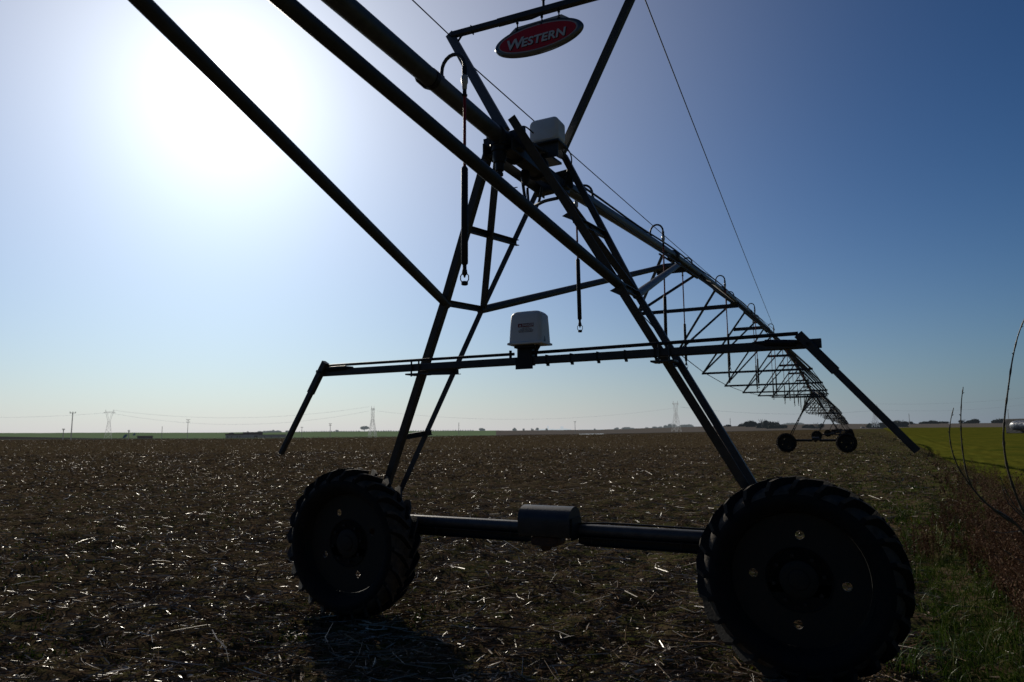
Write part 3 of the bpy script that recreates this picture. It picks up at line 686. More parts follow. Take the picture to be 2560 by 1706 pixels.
# ------------------------------------------------------------------ drop hoses
def make_drop(s, zt, zb, lean=.0):
    root = thing('drop_hose', None, 'drop hose')
    m = MB(); pts = [(0,0,zt), (0,0,zt+.05)]; r = .082
    for k in range(11):
        a = PI*(1-k/10); pts.append((s*(r+r*math.cos(a)), 0, zt+.05+r*math.sin(a)*1.15))
    pts.append((s*2*r, 0, zt+.03)); m.tube(pts, .0115, 12); m.tube([(0,0,zt-.006),(0,0,zt+.02)], .02, 8); m.build('gooseneck', galv2, root, True)
    x = s*2*r
    m = MB(); m.lathe([(.010,.062),(.016,.06),(.016,.02),(.014,.0)], (x,0,zt-.015), 'z', 12); m.build('coupling', blkp, root, True)
    m = MB(); m.lathe([(.017,0),(.021,-.005),(.021,-.045),(.016,-.055),(.014,-.085),(.010,-.09)], (x,0,zt-.015), 'z', 12); f = m.build('fitting', fitg, root, True)
    m = MB(); m.lathe([(.012,0),(.012,-.03),(.017,-.032),(.017,-.042),(.011,-.045)], (x,0,zt-.103), 'z', 12); m.build('hose_clamp', blkp, f, True)
    zw = zb+.70
    at = lambda z: (x+lean*(zt-z), .6*lean*(zt-z), z)
    m = MB(); m.tube([at(zt-.13), at((zt+zw)/2), at(zw-.02)], .0095, 10); m.build('hose', redh, root, True)
    m = MB(); m.tube([at(zw+.012), at(zw), at(zb+.12), at(zb+.112)], [.013,.0205,.0205,.014], 14); m.tube([at(zb+.112), at(zb+.085), at(zb+.08), at(zb+.068)], [.012,.012,.015,.015], 10); m.build('hose_weight', blkp, root, True)
    c = Vector(at(zb)); m = MB()
    m.lathe([(.016,.07),(.016,.055),(.008,.048),(.004,.035),(0,.034)], c, 'z', 12)
    for a in (0.3, PI+.3):
        d = Vector((math.cos(a), math.sin(a), 0)); m.tube([c+d*.013+Vector((0,0,.06)), c+d*.024+Vector((0,0,.045)), c+d*.024+Vector((0,0,.022)), c+d*.015+Vector((0,0,.008))], .0035, 6)
    m.lathe([(0,.012),(.017,.012),(.020,.008),(.020,-.006),(.016,-.010),(0,-.010)], c, 'z', 14); m.build('sprinkler_head', blkp, root, True)
    return root
GN = 'drop hoses hanging from the irrigation pipe'
LBL = ['nearest drop hose, left of the tower top, with red tube and thick black weight',
       'drop hose behind the right-hand legs, its sprinkler hanging right of the warning box',
       'drop hose with tall arched gooseneck, just left of the brace pipe joint',
       'drop hose behind the pipe just past the brace joint, second beyond the right-hand legs',
       'drop hose in front of the pipe with pale fitting, right of the highest spreader bar',
       'drop hose behind the pipe, close right of the one with pale fitting past the spreader',
       'drop hose with small gooseneck arch right above the crossbar end of the upper rod',
       'drop hose passing behind the crossbar near its spring, left neighbour of the tight far cluster',
       'drop hose just under the anchor of the long stay cable']
protos = {}
for k in range(19):
    u = ([-1.46,1.30,3.5,6.1,8.3,10.6,12.9,15.25]+[17.6+2.36*q for q in range(12)])[k]
    s = 1 if k % 2 == 0 else -1
    zt = (pipe_z(u) if u > 0 else 3.62-.021*u)+.052
    d = make_drop(s, zt, 2.40+.035*min(k, 4)-.004*max(0, k-4)+.05*(k % 3 == 1), .010*math.sin(k*2.1))
    ox = 0 if u < 0 else -math.sin(DRIFT)*u
    d.location = (ox, u, 0)
    tag(d, LBL[k] if k < len(LBL) else 'thin drop hose in the far cluster between the crossbar end and the second tower', None, GN if k < len(LBL) else 'far cluster of thin drop hoses on the nearest span')
    d.rotation_euler = (0, 0, .15*math.sin(k*1.7))
    protos[k] = d

# ------------------------------------------------------------------ towers and spans going away
WHICH = ['second', 'third', 'fourth', 'fifth', 'sixth', 'seventh', 'eighth']
def line_pos(i): return Vector((-i*.40, i*SPAN, 0))
NT = 7
for i in range(1, NT+1):
    p = line_pos(i)
    t = dup(tower, None, ('crossbar','warning_box','mast_post','mast_crossbar','eye_bolt','stay_cable','electric_lead','cable_gland','wheel_bolt','gusset_plate','motor_bracket'))
    t.location = p; t.rotation_euler = (0,0,DRIFT)
    t['label'] = ('%s wheeled irrigation tower from the camera, standing small behind the right end of the crossbar' if i == 1 else '%s irrigation tower in the receding row, partly hidden by the towers before it') % WHICH[i-1]
    t['group'] = 'irrigation towers receding along the pipe'
    if i < NT:
        s = dup(span); s.location = p; s['label'] = '%s pipe span of the receding row, between the %s and %s towers' % (WHICH[i-1], WHICH[i-1], WHICH[i]); s['group'] = 'pipe spans receding to the horizon'
        for k in range(18):
            if i > 3 and k % 2: continue
            src = protos[(k % 8)*2+2 if k % 2 == 0 else (k % 8)*2+1] if 0 else protos[1+k]
            # merged single-mesh hoses: too small to show their parts
            if ('far', k) not in protos:
                u = src.location.y; m = MB(); x = .15*(1 if (k+1) % 2 == 0 else -1); zt = pipe_z(u)+.05
                pts = [(0,0,zt)]+[(x/2-x/2*math.cos(PI*q/6), 0, zt+.085+.085*math.sin(PI*q/6)) for q in range(7)]+[(x,0,3.15),(x,0,3.14),(x,0,2.45)]
                m.tube(pts, [.0115]*9+[.021,.021], 6); protos[('far', k)] = m
                o = m.build('drop_hose', blkp, None, True)
                protos[('fo', k)] = o
            else:
                o = protos[('fo', k)].copy(); COL.objects.link(o)
            u = src.location.y; o.location = p+Vector((-math.sin(DRIFT)*u, u, 0)); o.rotation_euler = (0,0,DRIFT)
            tag(o, 'tiny drop hose among many hanging from the %s span far away' % WHICH[i-1], 'drop hose', 'tiny drop hoses on the %s span' % WHICH[i-1])

# ------------------------------------------------------------------ hanging sign
sg = thing('hanging_sign', 'oval red and silver WESTERN sign hanging from the top bar of the mast', 'sign', (0,0,4.75))
def ell(a, b, n=64): return [(a*math.cos(2*PI*k/n), b*math.sin(2*PI*k/n)) for k in range(n)]
PL = lambda x, y, z: Matrix.Translation((x,y,z)) @ FACE
curve_plate('backing_plate', [[(-.385,.02),(-.205,.152),(.21,.152),(.388,.02),(.2,-.09),(-.2,-.09)], circ(-.185,.135,.006,10), circ(.19,.135,.006,10)], .006, signwht, sg, PL(.016,-.014,-.005))
# domed oval rim: outer ring falls away from the face
m = MB(); n = 72; rr = [(.398,.138,.006),(.396,.1365,-.010),(.388,.130,-.020),(.362,.112,-.026),(.356,.108,-.024)]; vs = []
for a, b, y in rr: vs += [(.016+a*math.cos(2*PI*k/n), -.014+y, -.005+b*math.sin(2*PI*k/n)) for k in range(n)]
m.add(vs, [(i*n+k, i*n+(k+1)%n, (i+1)*n+(k+1)%n, (i+1)*n+k) for i in range(len(rr)-1) for k in range(n)]+[tuple(range(n))])
m.build('sign_rim', signsil, sg, True)
curve_plate('sign_line', [ell(.357,.109), ell(.343,.099)], .004, signwht, sg, PL(.016,-.037,-.005))
curve_plate('sign_face', [ell(.3435,.0995)], .006, signred, sg, PL(.016,-.0385,-.005))
def word(mat, y, dx, dz, nm):
    P = lambda x: Matrix.Translation((x+dx,y,-.058+dz)) @ FACE @ Matrix.Diagonal((1.16,1,1,1))
    text_mesh(nm, 'W', .122, mat, sg, P(-.266), .0030, .16, .003, 'LEFT', base=True)
    text_mesh(nm, 'ESTERN', .096, mat, sg, P(-.128), .0026, .16, .003, 'LEFT', 1.04, base=True)
word(blkp, -.0425, .006, -.005, 'letter_shadow'); word(signlet, -.0455, 0, 0, 'lettering')
for x, z in ((-.169,.128),(.206,.123),(.055,.12)):
    m = MB(); m.tube([(x,-.02,.075+z),(x,-.02,z-.025)], .006, 8); m.lathe([(0,-.018),(.014,-.012),(.017,0),(.014,.012),(0,.018)], (x,-.026,z-.02), 'z', 10); m.lathe([(0,.0),(.012,.0),(.012,.03)], (x,-.022,z+.045), 'z', 8); m.build('hanger', blkp, sg, True)
m = MB(); m.tube([(-.20,-.035,.198),(-.12,-.035,.180),(-.03,-.035,.172),(.03,-.035,.180),(.07,-.035,.212)], .0075, 8); m.build('sign_lead', blkp, sg, True)

# ------------------------------------------------------------------ background: trees, poles, pylons, buildings
def horizon_y(px): return 1088.754-px*(1088.754-1066.514)/2516-.06
def depth_for(px, y):
    e = horizon_y(px)-y
    if e < np.interp(px, XS, EDGE): return min(1.544*FPX/-e, 560)
    for d in np.geomspace(150, 1590, 300):
        if d >= 1.544*FPX/-np.interp(px, XS, EDGE) and (far_z(px, d)-1.544)/d*FPX >= e: return d
    return 1560
def foliage(n, w, h, leaf, seed, flat=.35):
    """leaf-sized faces spread through several lobes of a crown"""
    r = np.random.default_rng(seed); k = 7; C = np.stack([r.uniform(-.36,.36,k)*w, r.uniform(-.36,.36,k)*w, h*(flat+r.uniform(0,.42,k))], -1); S = r.uniform(.16,.30,k)
    q = r.integers(0, k, n); u = r.standard_normal((n,3)); u /= np.linalg.norm(u, axis=1)[:,None]; rad = r.random(n)**.4
    P = C[q]+u*(rad*S[q])[:,None]*np.array([w, w, h*.95]); P[:,2] = np.clip(P[:,2], h*.02, h)
    a = r.standard_normal((n,3)); a /= np.linalg.norm(a, axis=1)[:,None]; b = np.cross(a, r.standard_normal((n,3))); b /= np.linalg.norm(b, axis=1)[:,None]
    s = leaf*(.6+.8*r.random(n))[:,None]
    V = np.stack([P-a*s-b*s*.6, P+a*s-b*s*.5, P+a*s*.8+b*s*.6, P-a*s*.7+b*s*.5], 1).reshape(-1,3)
    return V, np.arange(n*4).reshape(-1,4)
leafd = nmat('oak_foliage', (.03,.04,.02), .8, painted_haze=.05, hazecol=(.25,.30,.36), island=[(0,(.012,.018,.010)),(.6,(.030,.042,.018)),(1,(.06,.075,.03))], spec=.2)
leafh = nmat('hazy_foliage', (.03,.04,.02), .8, painted_haze=.20, hazecol=(.42,.48,.52), island=[(0,(.015,.022,.014)),(1,(.05,.07,.035))], spec=.2)
barkm = nmat('bark', (.05,.04,.03), .9, painted_haze=.08, hazecol=(.25,.30,.36))
barkh = nmat('hazy_bark', (.05,.045,.04), .9, painted_haze=.32, hazecol=(.42,.48,.52))
crowns = {}
def tree(px, y, wpx, hpx, label, group, hz=False, var=0, trunk=.22, name='tree'):
    d = depth_for(px, y); w = wpx*d/FPX; h = hpx*d/FPX
    key = (hz, var % 4, name)
    if key not in crowns:
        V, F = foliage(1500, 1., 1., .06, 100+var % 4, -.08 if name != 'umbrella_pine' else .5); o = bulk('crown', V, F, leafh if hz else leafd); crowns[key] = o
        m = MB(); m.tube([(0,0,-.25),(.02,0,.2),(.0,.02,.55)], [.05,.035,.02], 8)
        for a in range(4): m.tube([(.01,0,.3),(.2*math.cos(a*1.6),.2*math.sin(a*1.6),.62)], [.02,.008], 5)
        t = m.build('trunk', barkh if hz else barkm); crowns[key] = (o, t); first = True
    else:
        o, t = crowns[key]; o = o.copy(); t = t.copy(); COL.objects.link(o); COL.objects.link(t)
    r = thing(name, label, 'tree', sight(px, y+hpx*.06, d), RNG.random()*6, group)
    o.parent = r; t.parent = r; r.scale = (w*1.15, w*1.15, h*1.75)
    return r
G1 = 'dark trees on the far right skyline'
for i, (px, y, w_, h_, lb) in enumerate([
    (1819,1067,11,5,'small round bush beside a thin mast on the ridge'), (1857,1067,17,9,'low bush at the left foot of the dark grove'), (1877,1068,28,15,'left domed tree of the dark grove right of the near legs'),
    (1905,1071,34,20,'tallest tree in the middle of the dark grove'), (1922,1071,26,16,'tree filling the gap right of the tallest grove tree'), (1941,1072,36,17,'broad right-hand tree of the dark grove'), (1958,1071,18,9,'low tree ending the dark grove on the right'),
    (2040,1072,30,13,'dark tree seen between the far tower legs'), (2022,1071,20,9,'smaller tree just left of the one between the far tower legs'),
    (2187,1071,34,15,'round dark tree left of the hanging end arm'), (2253,1068,30,16,'broad dark tree right of the hanging end arm'), (2276,1061,18,7,'small tree behind the utility pole on the right'), (2312,1060,17,6,'lone small dome tree on the right ridge'),
    (2334,1059,18,8,'taller of two joined ridge trees left of the bare twigs'), (2356,1059,26,5,'flat low ridge tree joined to a taller one'), (2411,1058,20,8,'ridge tree just right of the middle bare twig'), (2436,1058,20,10,'rounded ridge tree between the bare twigs'), (2499,1057,26,10,'ridge tree behind the tallest bare twig')]):
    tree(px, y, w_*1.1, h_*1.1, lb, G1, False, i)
G2 = 'small trees along the middle skyline'
for i, (px, y, w_, h_) in enumerate([(1204,1077,12,6),(1286,1076,9,6),(1309,1076,5,4),(1331,1075.5,6,4),(1343,1075,5,5),(1367,1075,4,4),(1487,1075,4,3),(1542,1074,13,5),(1570,1073.5,19,5),(1618,1071.5,9,3),(1637,1071,11,4),(1651,1070.5,15,4),(1665,1070,11,6),(1682,1069,17,9),(1710,1068,27,6),(1730,1068,17,5),(1975,1062,22,4),(2000,1061,22,4)]):
    tree(px, y, w_*1.1, h_*1.15, 'small dark tree spaced out on the low middle ridge between the tower legs' if 1210 < px < 1700 else 'small dark tree on the ridge just %s the right-hand legs' % ('right of' if px < 1800 else 'far right of') if px > 1700 else 'small dark tree just right of the left-hand legs', G2, True, i)
G3 = 'hazy trees behind the farmhouse'
for i, (px, y, w_, h_) in enumerate([(650,1082,12,4),(661,1082,12,5),(673,1081.5,14,5),(684,1081.5,12,7),(695,1081,10,5),(719,1081,9,5),(843,1080,7,5)]):
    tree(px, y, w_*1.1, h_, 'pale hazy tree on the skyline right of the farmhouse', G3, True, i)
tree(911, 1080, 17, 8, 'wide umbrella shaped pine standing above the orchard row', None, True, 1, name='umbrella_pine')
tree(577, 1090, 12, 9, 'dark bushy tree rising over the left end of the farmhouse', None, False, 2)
V, F = foliage(160, 1., 1., .12, 55); om = None
for i in range(72):
    px = 742+i*6.2
    if abs(px-911) < 9: continue
    y = np.interp(px, [740,1190], [1080.2,1078.2]); d = 1480.; p = sight(px, y, d); p.z = far_z(px, d)-.3
    if om is None: om = bulk('orchard_tree', V, F, leafh); o = om
    else: o = om.copy(); COL.objects.link(o)
    o.location = p; o.scale = (3.1+RNG.random(), 3.1, 2.7+RNG.random()*.9); o.rotation_euler = (0,0,i*1.3)
    tag(o, 'tiny round tree in the evenly spaced orchard row on the left skyline', 'tree', 'orchard row on the skyline')

woodm = nmat('pole_wood', (.07,.06,.05), .9, painted_haze=.14, hazecol=(.45,.47,.48)); pylm = nmat('pylon_steel', (.10,.10,.10), .6, .3, painted_haze=.30, hazecol=(.62,.63,.63))
pylr = nmat('pylon_steel_right', (.12,.12,.12), .6, .3, painted_haze=.35, hazecol=(.40,.45,.50))
for px, yt, yb, arms, lb in [(177,1033,1101,1,'tall leaning looking utility pole left of the left pylon'), (468,1050,1098,2,'utility pole with a double crossarm between pylon and farmhouse'), (157,1075,1100,1,'short pole just left of the tall left utility pole'), (404,1067,1097,0,'thin plain pole left of the double crossarm pole'),
        (321,1079,1099,1,'small pole beside the tilted pale panels'), (754,1069,1096,1,'small pole behind the left hanging end arm'), (825,1060,1095,2,'pole with two crossarms left of the second pylon'), (1147,1057,1092,0,'thin pole between the left pair of legs and the motor'), (1438,1055,1086,1,'thin pole in the middle of the far field'), (1826,1046,1066,0,'thin mast on the ridge beside the grove'),
        (2275,1035,1069,0,'grey pole among trees right of the end arm'), (2523,1025,1060,1,'crossarm pole at the right edge behind the tall twig')]:
    d = depth_for(px, yb) if px > 1500 or yb > 1098 else 420.
    p = sight(px, yb, d); h = (yb-yt)*d/FPX*1.01; t = thing('utility_pole', lb, 'pole', p, .7, 'utility poles across the far fields')
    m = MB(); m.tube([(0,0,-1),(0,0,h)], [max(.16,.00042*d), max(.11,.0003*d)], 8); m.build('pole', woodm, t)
    for a in range(arms):
        z = h*(.985-.12*a); L_ = h*(.10-.02*a); m = MB(); m.bar((-L_,0,z), (L_,0,z), .0004*d+.06); m.build('crossarm', woodm, t)
        for s in (-1,0,1):
            m = MB(); m.lathe([(.05,0),(.09,.1),(.09,.25),(.04,.35)], (s*L_*.9,0,z+.05), 'z', 6); m.build('insulator', woodm, t)
def pylon(px, yt, yb, d, rz, mat, lb):
    p = sight(px, yb, d); s = (yb-yt)*d/FPX/26.
    t = thing('lattice_pylon', lb, 'pylon', p, rz, 'lattice pylons on the horizon')
    def legs(z): return np.interp(z, [-2,0,15,18,23], [3.1,2.9,1.0,1.25,2.4])
    r = max(.10, d*.00021)
    zs = [-2,3,7,10.5,13,15]
    m = MB()
    for a in (-1,1):
        for b in (-1,1):
            m.tube([(a*legs(z)*s, b*legs(z)*s, z*s) for z in zs], r, 5)
    for z0, z1 in zip(zs, zs[1:]):
        for q in range(4):
            c = [(-1,-1),(1,-1),(1,1),(-1,1)]; a, b = c[q], c[(q+1)%4]; e0, e1 = legs(z0)*s, legs(z1)*s
            m.tube([(a[0]*e0,a[1]*e0,z0*s),(b[0]*e1,b[1]*e1,z1*s)], r*.6, 4); m.tube([(b[0]*e0,b[1]*e0,z0*s),(a[0]*e1,a[1]*e1,z1*s)], r*.6, 4); m.tube([(a[0]*e1,a[1]*e1,z1*s),(b[0]*e1,b[1]*e1,z1*s)], r*.6, 4)
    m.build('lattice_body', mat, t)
    m = MB()
    for x in (-1,1):
        for y in (-1,1):
            m.tube([(x*1.0*s,y*1.0*s,15*s),(x*3.0*s,y*.5*s,23*s)], r, 5); m.tube([(x*.2*s,y*.9*s,15.5*s),(x*1.7*s,y*.6*s,23*s)], r*.7, 4)
        m.tube([(x*2.6*s,0,23*s),(x*3.3*s,0,26*s)], r*.9, 5); m.tube([(x*3.6*s,0,23.4*s),(x*3.3*s,0,26*s)], r*.7, 5)
    m.build('upper_frame', mat, t)
    m = MB()
    for y in (-.5,.5):
        m.tube([(-5*s,0,23*s),(-3*s,y*s,23.9*s),(3*s,y*s,23.9*s),(5*s,0,23*s)], r*.9, 5); m.tube([(-5*s,0,23*s),(5*s,0,23*s)], r*.9, 5)
    for k in range(9): x = -4+k; m.tube([(x*s,0,23*s),((x+.5)*s,.3*s,23.8*s)], r*.5, 4)
    m.build('crossarm', mat, t)
    return t
pylon(270,1025,1094,600,.99,pylm,'leftmost pylon, wide headed, left of the farmhouse'); pylon(931,1016,1092,600,.66+1.25,pylm,'slender pylon seen edge-on near the left tower leg')
pylon(1691,1003,1074,640,.226+.95,pylm,'pylon standing left of the near right-hand legs'); pylon(2189,1011,1064,800,.5,pylr,'faint pylon half hidden by the right hanging end arm')
wirem = nmat('far_wire', (.1,.1,.1), .7, painted_haze=.5, hazecol=(.55,.58,.60)); wirer = nmat('far_wire_right', (.1,.1,.1), .7, painted_haze=.4, hazecol=(.30,.35,.42))
for a, b, sag, dd, mt, lb in [((-60,1044),(262,1033),4,600,wirem,'power line running off left from the leftmost pylon'), ((281,1034),(922,1028),34,600,wirem,'sagging power line between the leftmost and the edge-on pylon'), ((942,1028),(1682,1021),27,600,wirem,'long sagging power line between the edge-on pylon and the pylon left of the legs'),
        ((1701,1018),(2182,1027),14,640,wirer,'power line passing behind the receding irrigation spans'), ((2196,1025),(2640,1001),13,800,wirer,'power line over the yellow-green field at right'), ((2196,1010),(2640,985),10,800,wirer,'upper earth wire over the yellow-green field at right'), ((281,1026),(924,1017),26,600,wirem,'upper earth wire left of the edge-on pylon')]:
    pts = []
    for t in np.linspace(0, 1, 40): pts.append(sight(a[0]+(b[0]-a[0])*t, a[1]+(b[1]-a[1])*t+sag*4*t*(1-t)*.9, dd))
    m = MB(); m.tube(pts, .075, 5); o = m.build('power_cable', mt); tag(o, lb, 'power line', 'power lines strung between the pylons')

wallm = nmat('hazy_limewash', (.26,.26,.29), .9, painted_haze=.05, hazecol=(.5,.52,.56)); roofm = nmat('old_roof_tiles', (.022,.017,.015), .95, painted_haze=.035, hazecol=(.5,.52,.56), spec=0); openm = nmat('dark_opening', (.02,.02,.025), .8, painted_haze=.04, hazecol=(.5,.52,.56))
def gable(name, root, W, D, H, RH, x0, base=0., ridge='x'):
    m = MB(); m.box((x0,0,H/2+base), (W,D,H)); 
    wl = m.build(name, wallm, root)
    m = MB(); o = .3
    if ridge == 'x': m.prism([(-D/2-o,0),(D/2+o,0),(0,RH)], (x0-W/2-o,0,H+base+.02), (x0+W/2+o,0,H+base+.02))
    else: m.prism([(-W/2-o,0),(W/2+o,0),(0,RH)], (x0,-D/2-o,H+base+.02), (x0,D/2+o,H+base+.02))
    m.build('roof', roofm, root); return wl
def face_rot(px): return YAW*-1+math.atan((1280-px)/FPX)
d = 430.; k = d/FPX; p = sight(606, 1097.5, d); t = thing('farmhouse', 'low whitewashed farmhouse with tiled roofs on the left horizon', 'farmhouse', p, face_rot(606))
gable('wall', t, 42*k, 6, 9*k, 4*k, -18*k); gable('wall', t, 44*k, 8, 10*k, 6.5*k, 24*k)
for x in (-34,-25,-12,-6): m = MB(); m.box((x*k,-3.02,5*k), (2.2*k,.06,2.6*k)); m.build('window', openm, t)
m = MB(); m.box((31*k,-4.02,4*k), (8*k,.06,8*k)); m.build('door', openm, t)
m = MB(); m.box((12*k,0,17*k), (3*k,1,3*k)); m.build('chimney', wallm, t)
p = sight(682, 1097.5, d); t = thing('long_shed', 'long low white shed or yard wall joined to the right of the farmhouse', 'shed', p, face_rot(682))
gable('wall', t, 62*k, 5, 9.0*k, 1.5*k, 0)
for x in (-20,-4,14): m = MB(); m.box((x*k,-2.52,4.5*k), (2.2*k,.06,2.4*k)); m.build('window', openm, t)
p = sight(362, 1100, d); t = thing('barn', 'small dark barn with low pitched roof, left of the double crossarm pole', 'barn', p, face_rot(362)); gable('wall', t, 34*k, 7, 7*k, 3*k, 0)
m = MB(); m.box((4*k,-3.52,3*k), (9*k,.06,6*k)); m.build('door', openm, t)
for ob in t.children:
    if ob.name.startswith('wall'): ob.data.materials[0] = roofm
panm = nmat('pale_panel', (.62,.62,.60), .4, 0, .05)
for px, y, s, lb in ((312,1097,1.0,'larger pale tilted panel left of the barn'), (335,1091,.62,'smaller pale tilted panel up the slope left of the barn')):
    t = thing('tilted_panel', lb, 'panel', sight(px, y, 420), face_rot(px), 'pale tilted panels on the left slope'); m = MB()
    m.add([(-1.4*s,0,.5),(.35*s,0,.5),(1.5*s,.9,2.1*s+.4),(-.1*s,.9,2.1*s+.4),(-1.4*s,.06,.44),(.35*s,.06,.44),(1.5*s,.96,2.1*s+.34),(-.1*s,.96,2.1*s+.34)], [(0,1,2,3),(7,6,5,4),(0,4,5,1),(1,5,6,2),(2,6,7,3),(3,7,4,0)]); m.build('panel', panm, t)
    for x, yy, z in ((-.8,.3,.8),(.8,.6,1.3)): m = MB(); m.tube([(x*s,yy,-1),(x*s,yy,z*s)], .05, 6); m.build('post', woodm, t)
hazem = nmat('distant_haze_blue', (.3,.33,.36), .9, painted_haze=.86, hazecol=(.52,.58,.62)); dd = 1750.; kk = dd/FPX
for px, wpx, top, lb in ((1386,84,1072.0,'long faint blue block of a far off town on the middle horizon'), (1405,7,1066.5,'faint square tower of the far off town'), (1370,3.5,1067.5,'faint thin spire of the far off town'), (1478,60,1073.5,'low faint strip of buildings right of the far off town')):
    p = sight(px, 1078, dd); h = (1078-top)*kk; m = MB(); W = wpx*kk
    xs = np.linspace(-W/2, W/2, 9 if wpx > 20 else 3); hs = h*(.75+.25*RNG.random(len(xs)))
    if wpx <= 20: hs[:] = h
    for i in range(len(xs)-1): m.box(((xs[i]+xs[i+1])/2, i*.7, hs[i]/2-4), (xs[i+1]-xs[i]+.4, 12, hs[i]+8))
    if wpx < 5: m.lathe([(W*.7,h-.1),(W*.3,h+1.5),(0,h+4)], (0,0,0), 'z', 8)
    o = m.build('distant_building', hazem); o.location = p; o.rotation_euler = (0,0,face_rot(px)); tag(o, lb, 'building', 'hazy town on the horizon')
# a white car on the far lane
px = 2157; dq = depth_for(px, 1071.0); t = thing('parked_car', 'tiny white car on the far lane left of the round dark tree', 'car', sight(px, 1071.0, dq), face_rot(px)+.3); s = 1.25
m = MB(); m.prism([(-2.1*s,.35*s),(2.1*s,.35*s),(2.1*s,.85*s),(1.2*s,.95*s),(.7*s,1.45*s),(-1.2*s,1.45*s),(-1.9*s,.95*s),(-2.1*s,.85*s)], (0,-.85*s,.2), (0,.85*s,.2)); m.build('body', panm, t)
m = MB(); m.box((-.25*s,-.87*s,1.2*s+.2), (1.5*s,.04,.34*s)); m.build('window', openm, t)
for x in (-1.3,1.3):
    for y in (-.8,.8): m = MB(); m.lathe([(.34*s,-.1),(.34*s,.1)], (x*s,y*s,.34*s+.2), 'y', 12); m.build('wheel', openm, t)

# ------------------------------------------------------------------ right-hand verge: dry weeds, bare shoots, leafy weed, grass tuft
dryw = nmat('dry_weed', (.05,.025,.015), .8, spec=.15, trans=.15, island=[(0,(.038,.018,.011)),(.5,(.11,.055,.032)),(.85,(.20,.11,.062)),(1,(.30,.20,.115))])
def dry_weeds(name, X, Y, H, twigs=46, tl=(.06,.20), w=.0045):
    n = len(X); Z = ground_z(X, Y); r = RNG
    lean = r.standard_normal((n,2))*.16
    i = np.repeat(np.arange(n), twigs); t = .18+.82*r.random(len(i)); a = r.random(len(i))*2*PI
    B = np.stack([X[i]+lean[i,0]*H[i]*t, Y[i]+lean[i,1]*H[i]*t, Z[i]+H[i]*t], -1)
    l = (tl[0]+(tl[1]-tl[0])*r.random(len(i)))*(1.25-t*.7)*H[i]/.7; up = .5+.7*r.random(len(i))
    D = np.stack([np.cos(a), np.sin(a), up], -1); D /= np.linalg.norm(D, axis=1)[:,None]
    S = np.cross(D, r.standard_normal((len(i),3))); S /= np.linalg.norm(S, axis=1)[:,None]; S *= w*.5
    V1 = np.stack([B-S, B+S, B+D*l[:,None]+S*.4, B+D*l[:,None]-S*.4], 1).reshape(-1,3)
    # stems
    T0 = np.stack([X, Y, Z-.02], -1); T1 = np.stack([X+lean[:,0]*H, Y+lean[:,1]*H, Z+H], -1); sx = np.array([w*.9,0,0]); sy = np.array([0,w*.9,0])
    V2 = np.stack([T0-sx, T0+sx, T1+sx*.3, T1-sx*.3], 1).reshape(-1,3); V3 = np.stack([T0-sy, T0+sy, T1+sy*.3, T1-sy*.3], 1).reshape(-1,3)
    # seed heads on the twigs
    j = np.repeat(np.arange(len(i)), 4); q = .45+.55*r.random(len(j)); P = B[j]+D[j]*(l[j]*q)[:,None]; e = r.standard_normal((len(j),3)); e /= np.linalg.norm(e, axis=1)[:,None]; f = np.cross(e, r.standard_normal((len(j),3))); f /= np.linalg.norm(f, axis=1)[:,None]; sz = (.004+.006*r.random(len(j)))[:,None]
    V4 = np.stack([P-e*sz, P+f*sz*.8, P+e*sz, P-f*sz*.8], 1).reshape(-1,3)
    V = np.concatenate([V1,V2,V3,V4]); return bulk(name, V, np.arange(len(V)).reshape(-1,4), dryw, 'stuff')
x, y, _ = scatter(24000, 4.5, 80, 0, 46)
xl = np.interp(y, [2,5,9,22,50], [3.3,3.15,3.30,4.35,5.2])+.35*vnoise(y*.7, x*0, 40); xr = np.interp(y, [2,9,22,50], [5.1,5.2,5.3,6.0])
k = (x > xl) & (x < xr) & (y > 2.2) & (vnoise(x*1.3, y*1.3, 42) > -.22); x, y, xl = x[k], y[k], xl[k]
H = np.clip((.12+.55*np.clip((x-xl)/1.1, 0, 1))*(.6+.6*RNG.random(len(x))), .1, .8)*np.where(y < 13, 1., .75)
dry_weeds('dry_weeds', x, y, H, 30, (.06,.20), .0036)
x = RNG.uniform(3.15, 4.6, 210); y = RNG.uniform(1.0, 5.5, 210); k = x > 2.6+.12*y+.5*RNG.random(210)
dry_weeds('dry_weeds', x[k], y[k], .35+.45*RNG.random(k.sum()))
x = 2.82+RNG.standard_normal(26)*.09; y = 4.9+RNG.standard_normal(26)*.2; dry_weeds('dry_weeds', x, y, .30+.12*RNG.random(26), 30, (.03,.09))
twm = nmat('twig_bark', (.10,.088,.07), .5, 0, .3, 30, .2, 120)
bs = thing('bare_shrub', 'long bare whip-like shoots rising at the right edge against the sky', 'shrub', (3.55,.1,0)); inv = Vector((3.55,.1,0))
WH = [([(2384,1020),(2376,1055),(2374,1090),(2381,1130),(2394,1165),(2412,1195),(2440,1232),(2480,1270),(2540,1310),(2600,1400)],.0030,.0085), ([(2408,968),(2404,1000),(2402,1050),(2404,1100),(2410,1150),(2420,1195),(2440,1232),(2490,1280),(2560,1330),(2620,1420)],.0030,.0095),
      ([(2562,795),(2545,840),(2531,900),(2520,975),(2512,1040),(2509,1090),(2513,1140),(2524,1190),(2545,1250),(2575,1310),(2630,1420)],.004,.011), ([(2500,1192),(2508,1212),(2522,1240),(2545,1275),(2590,1310)],.0025,.005), ([(2504,1210),(2512,1240),(2530,1268),(2565,1300)],.002,.0045),
      ([(2480,1328),(2510,1333),(2560,1326),(2600,1330)],.0022,.004), ([(2512,1376),(2535,1394),(2565,1408),(2600,1420)],.0028,.005), ([(2540,1360),(2560,1376),(2600,1405)],.002,.004)]
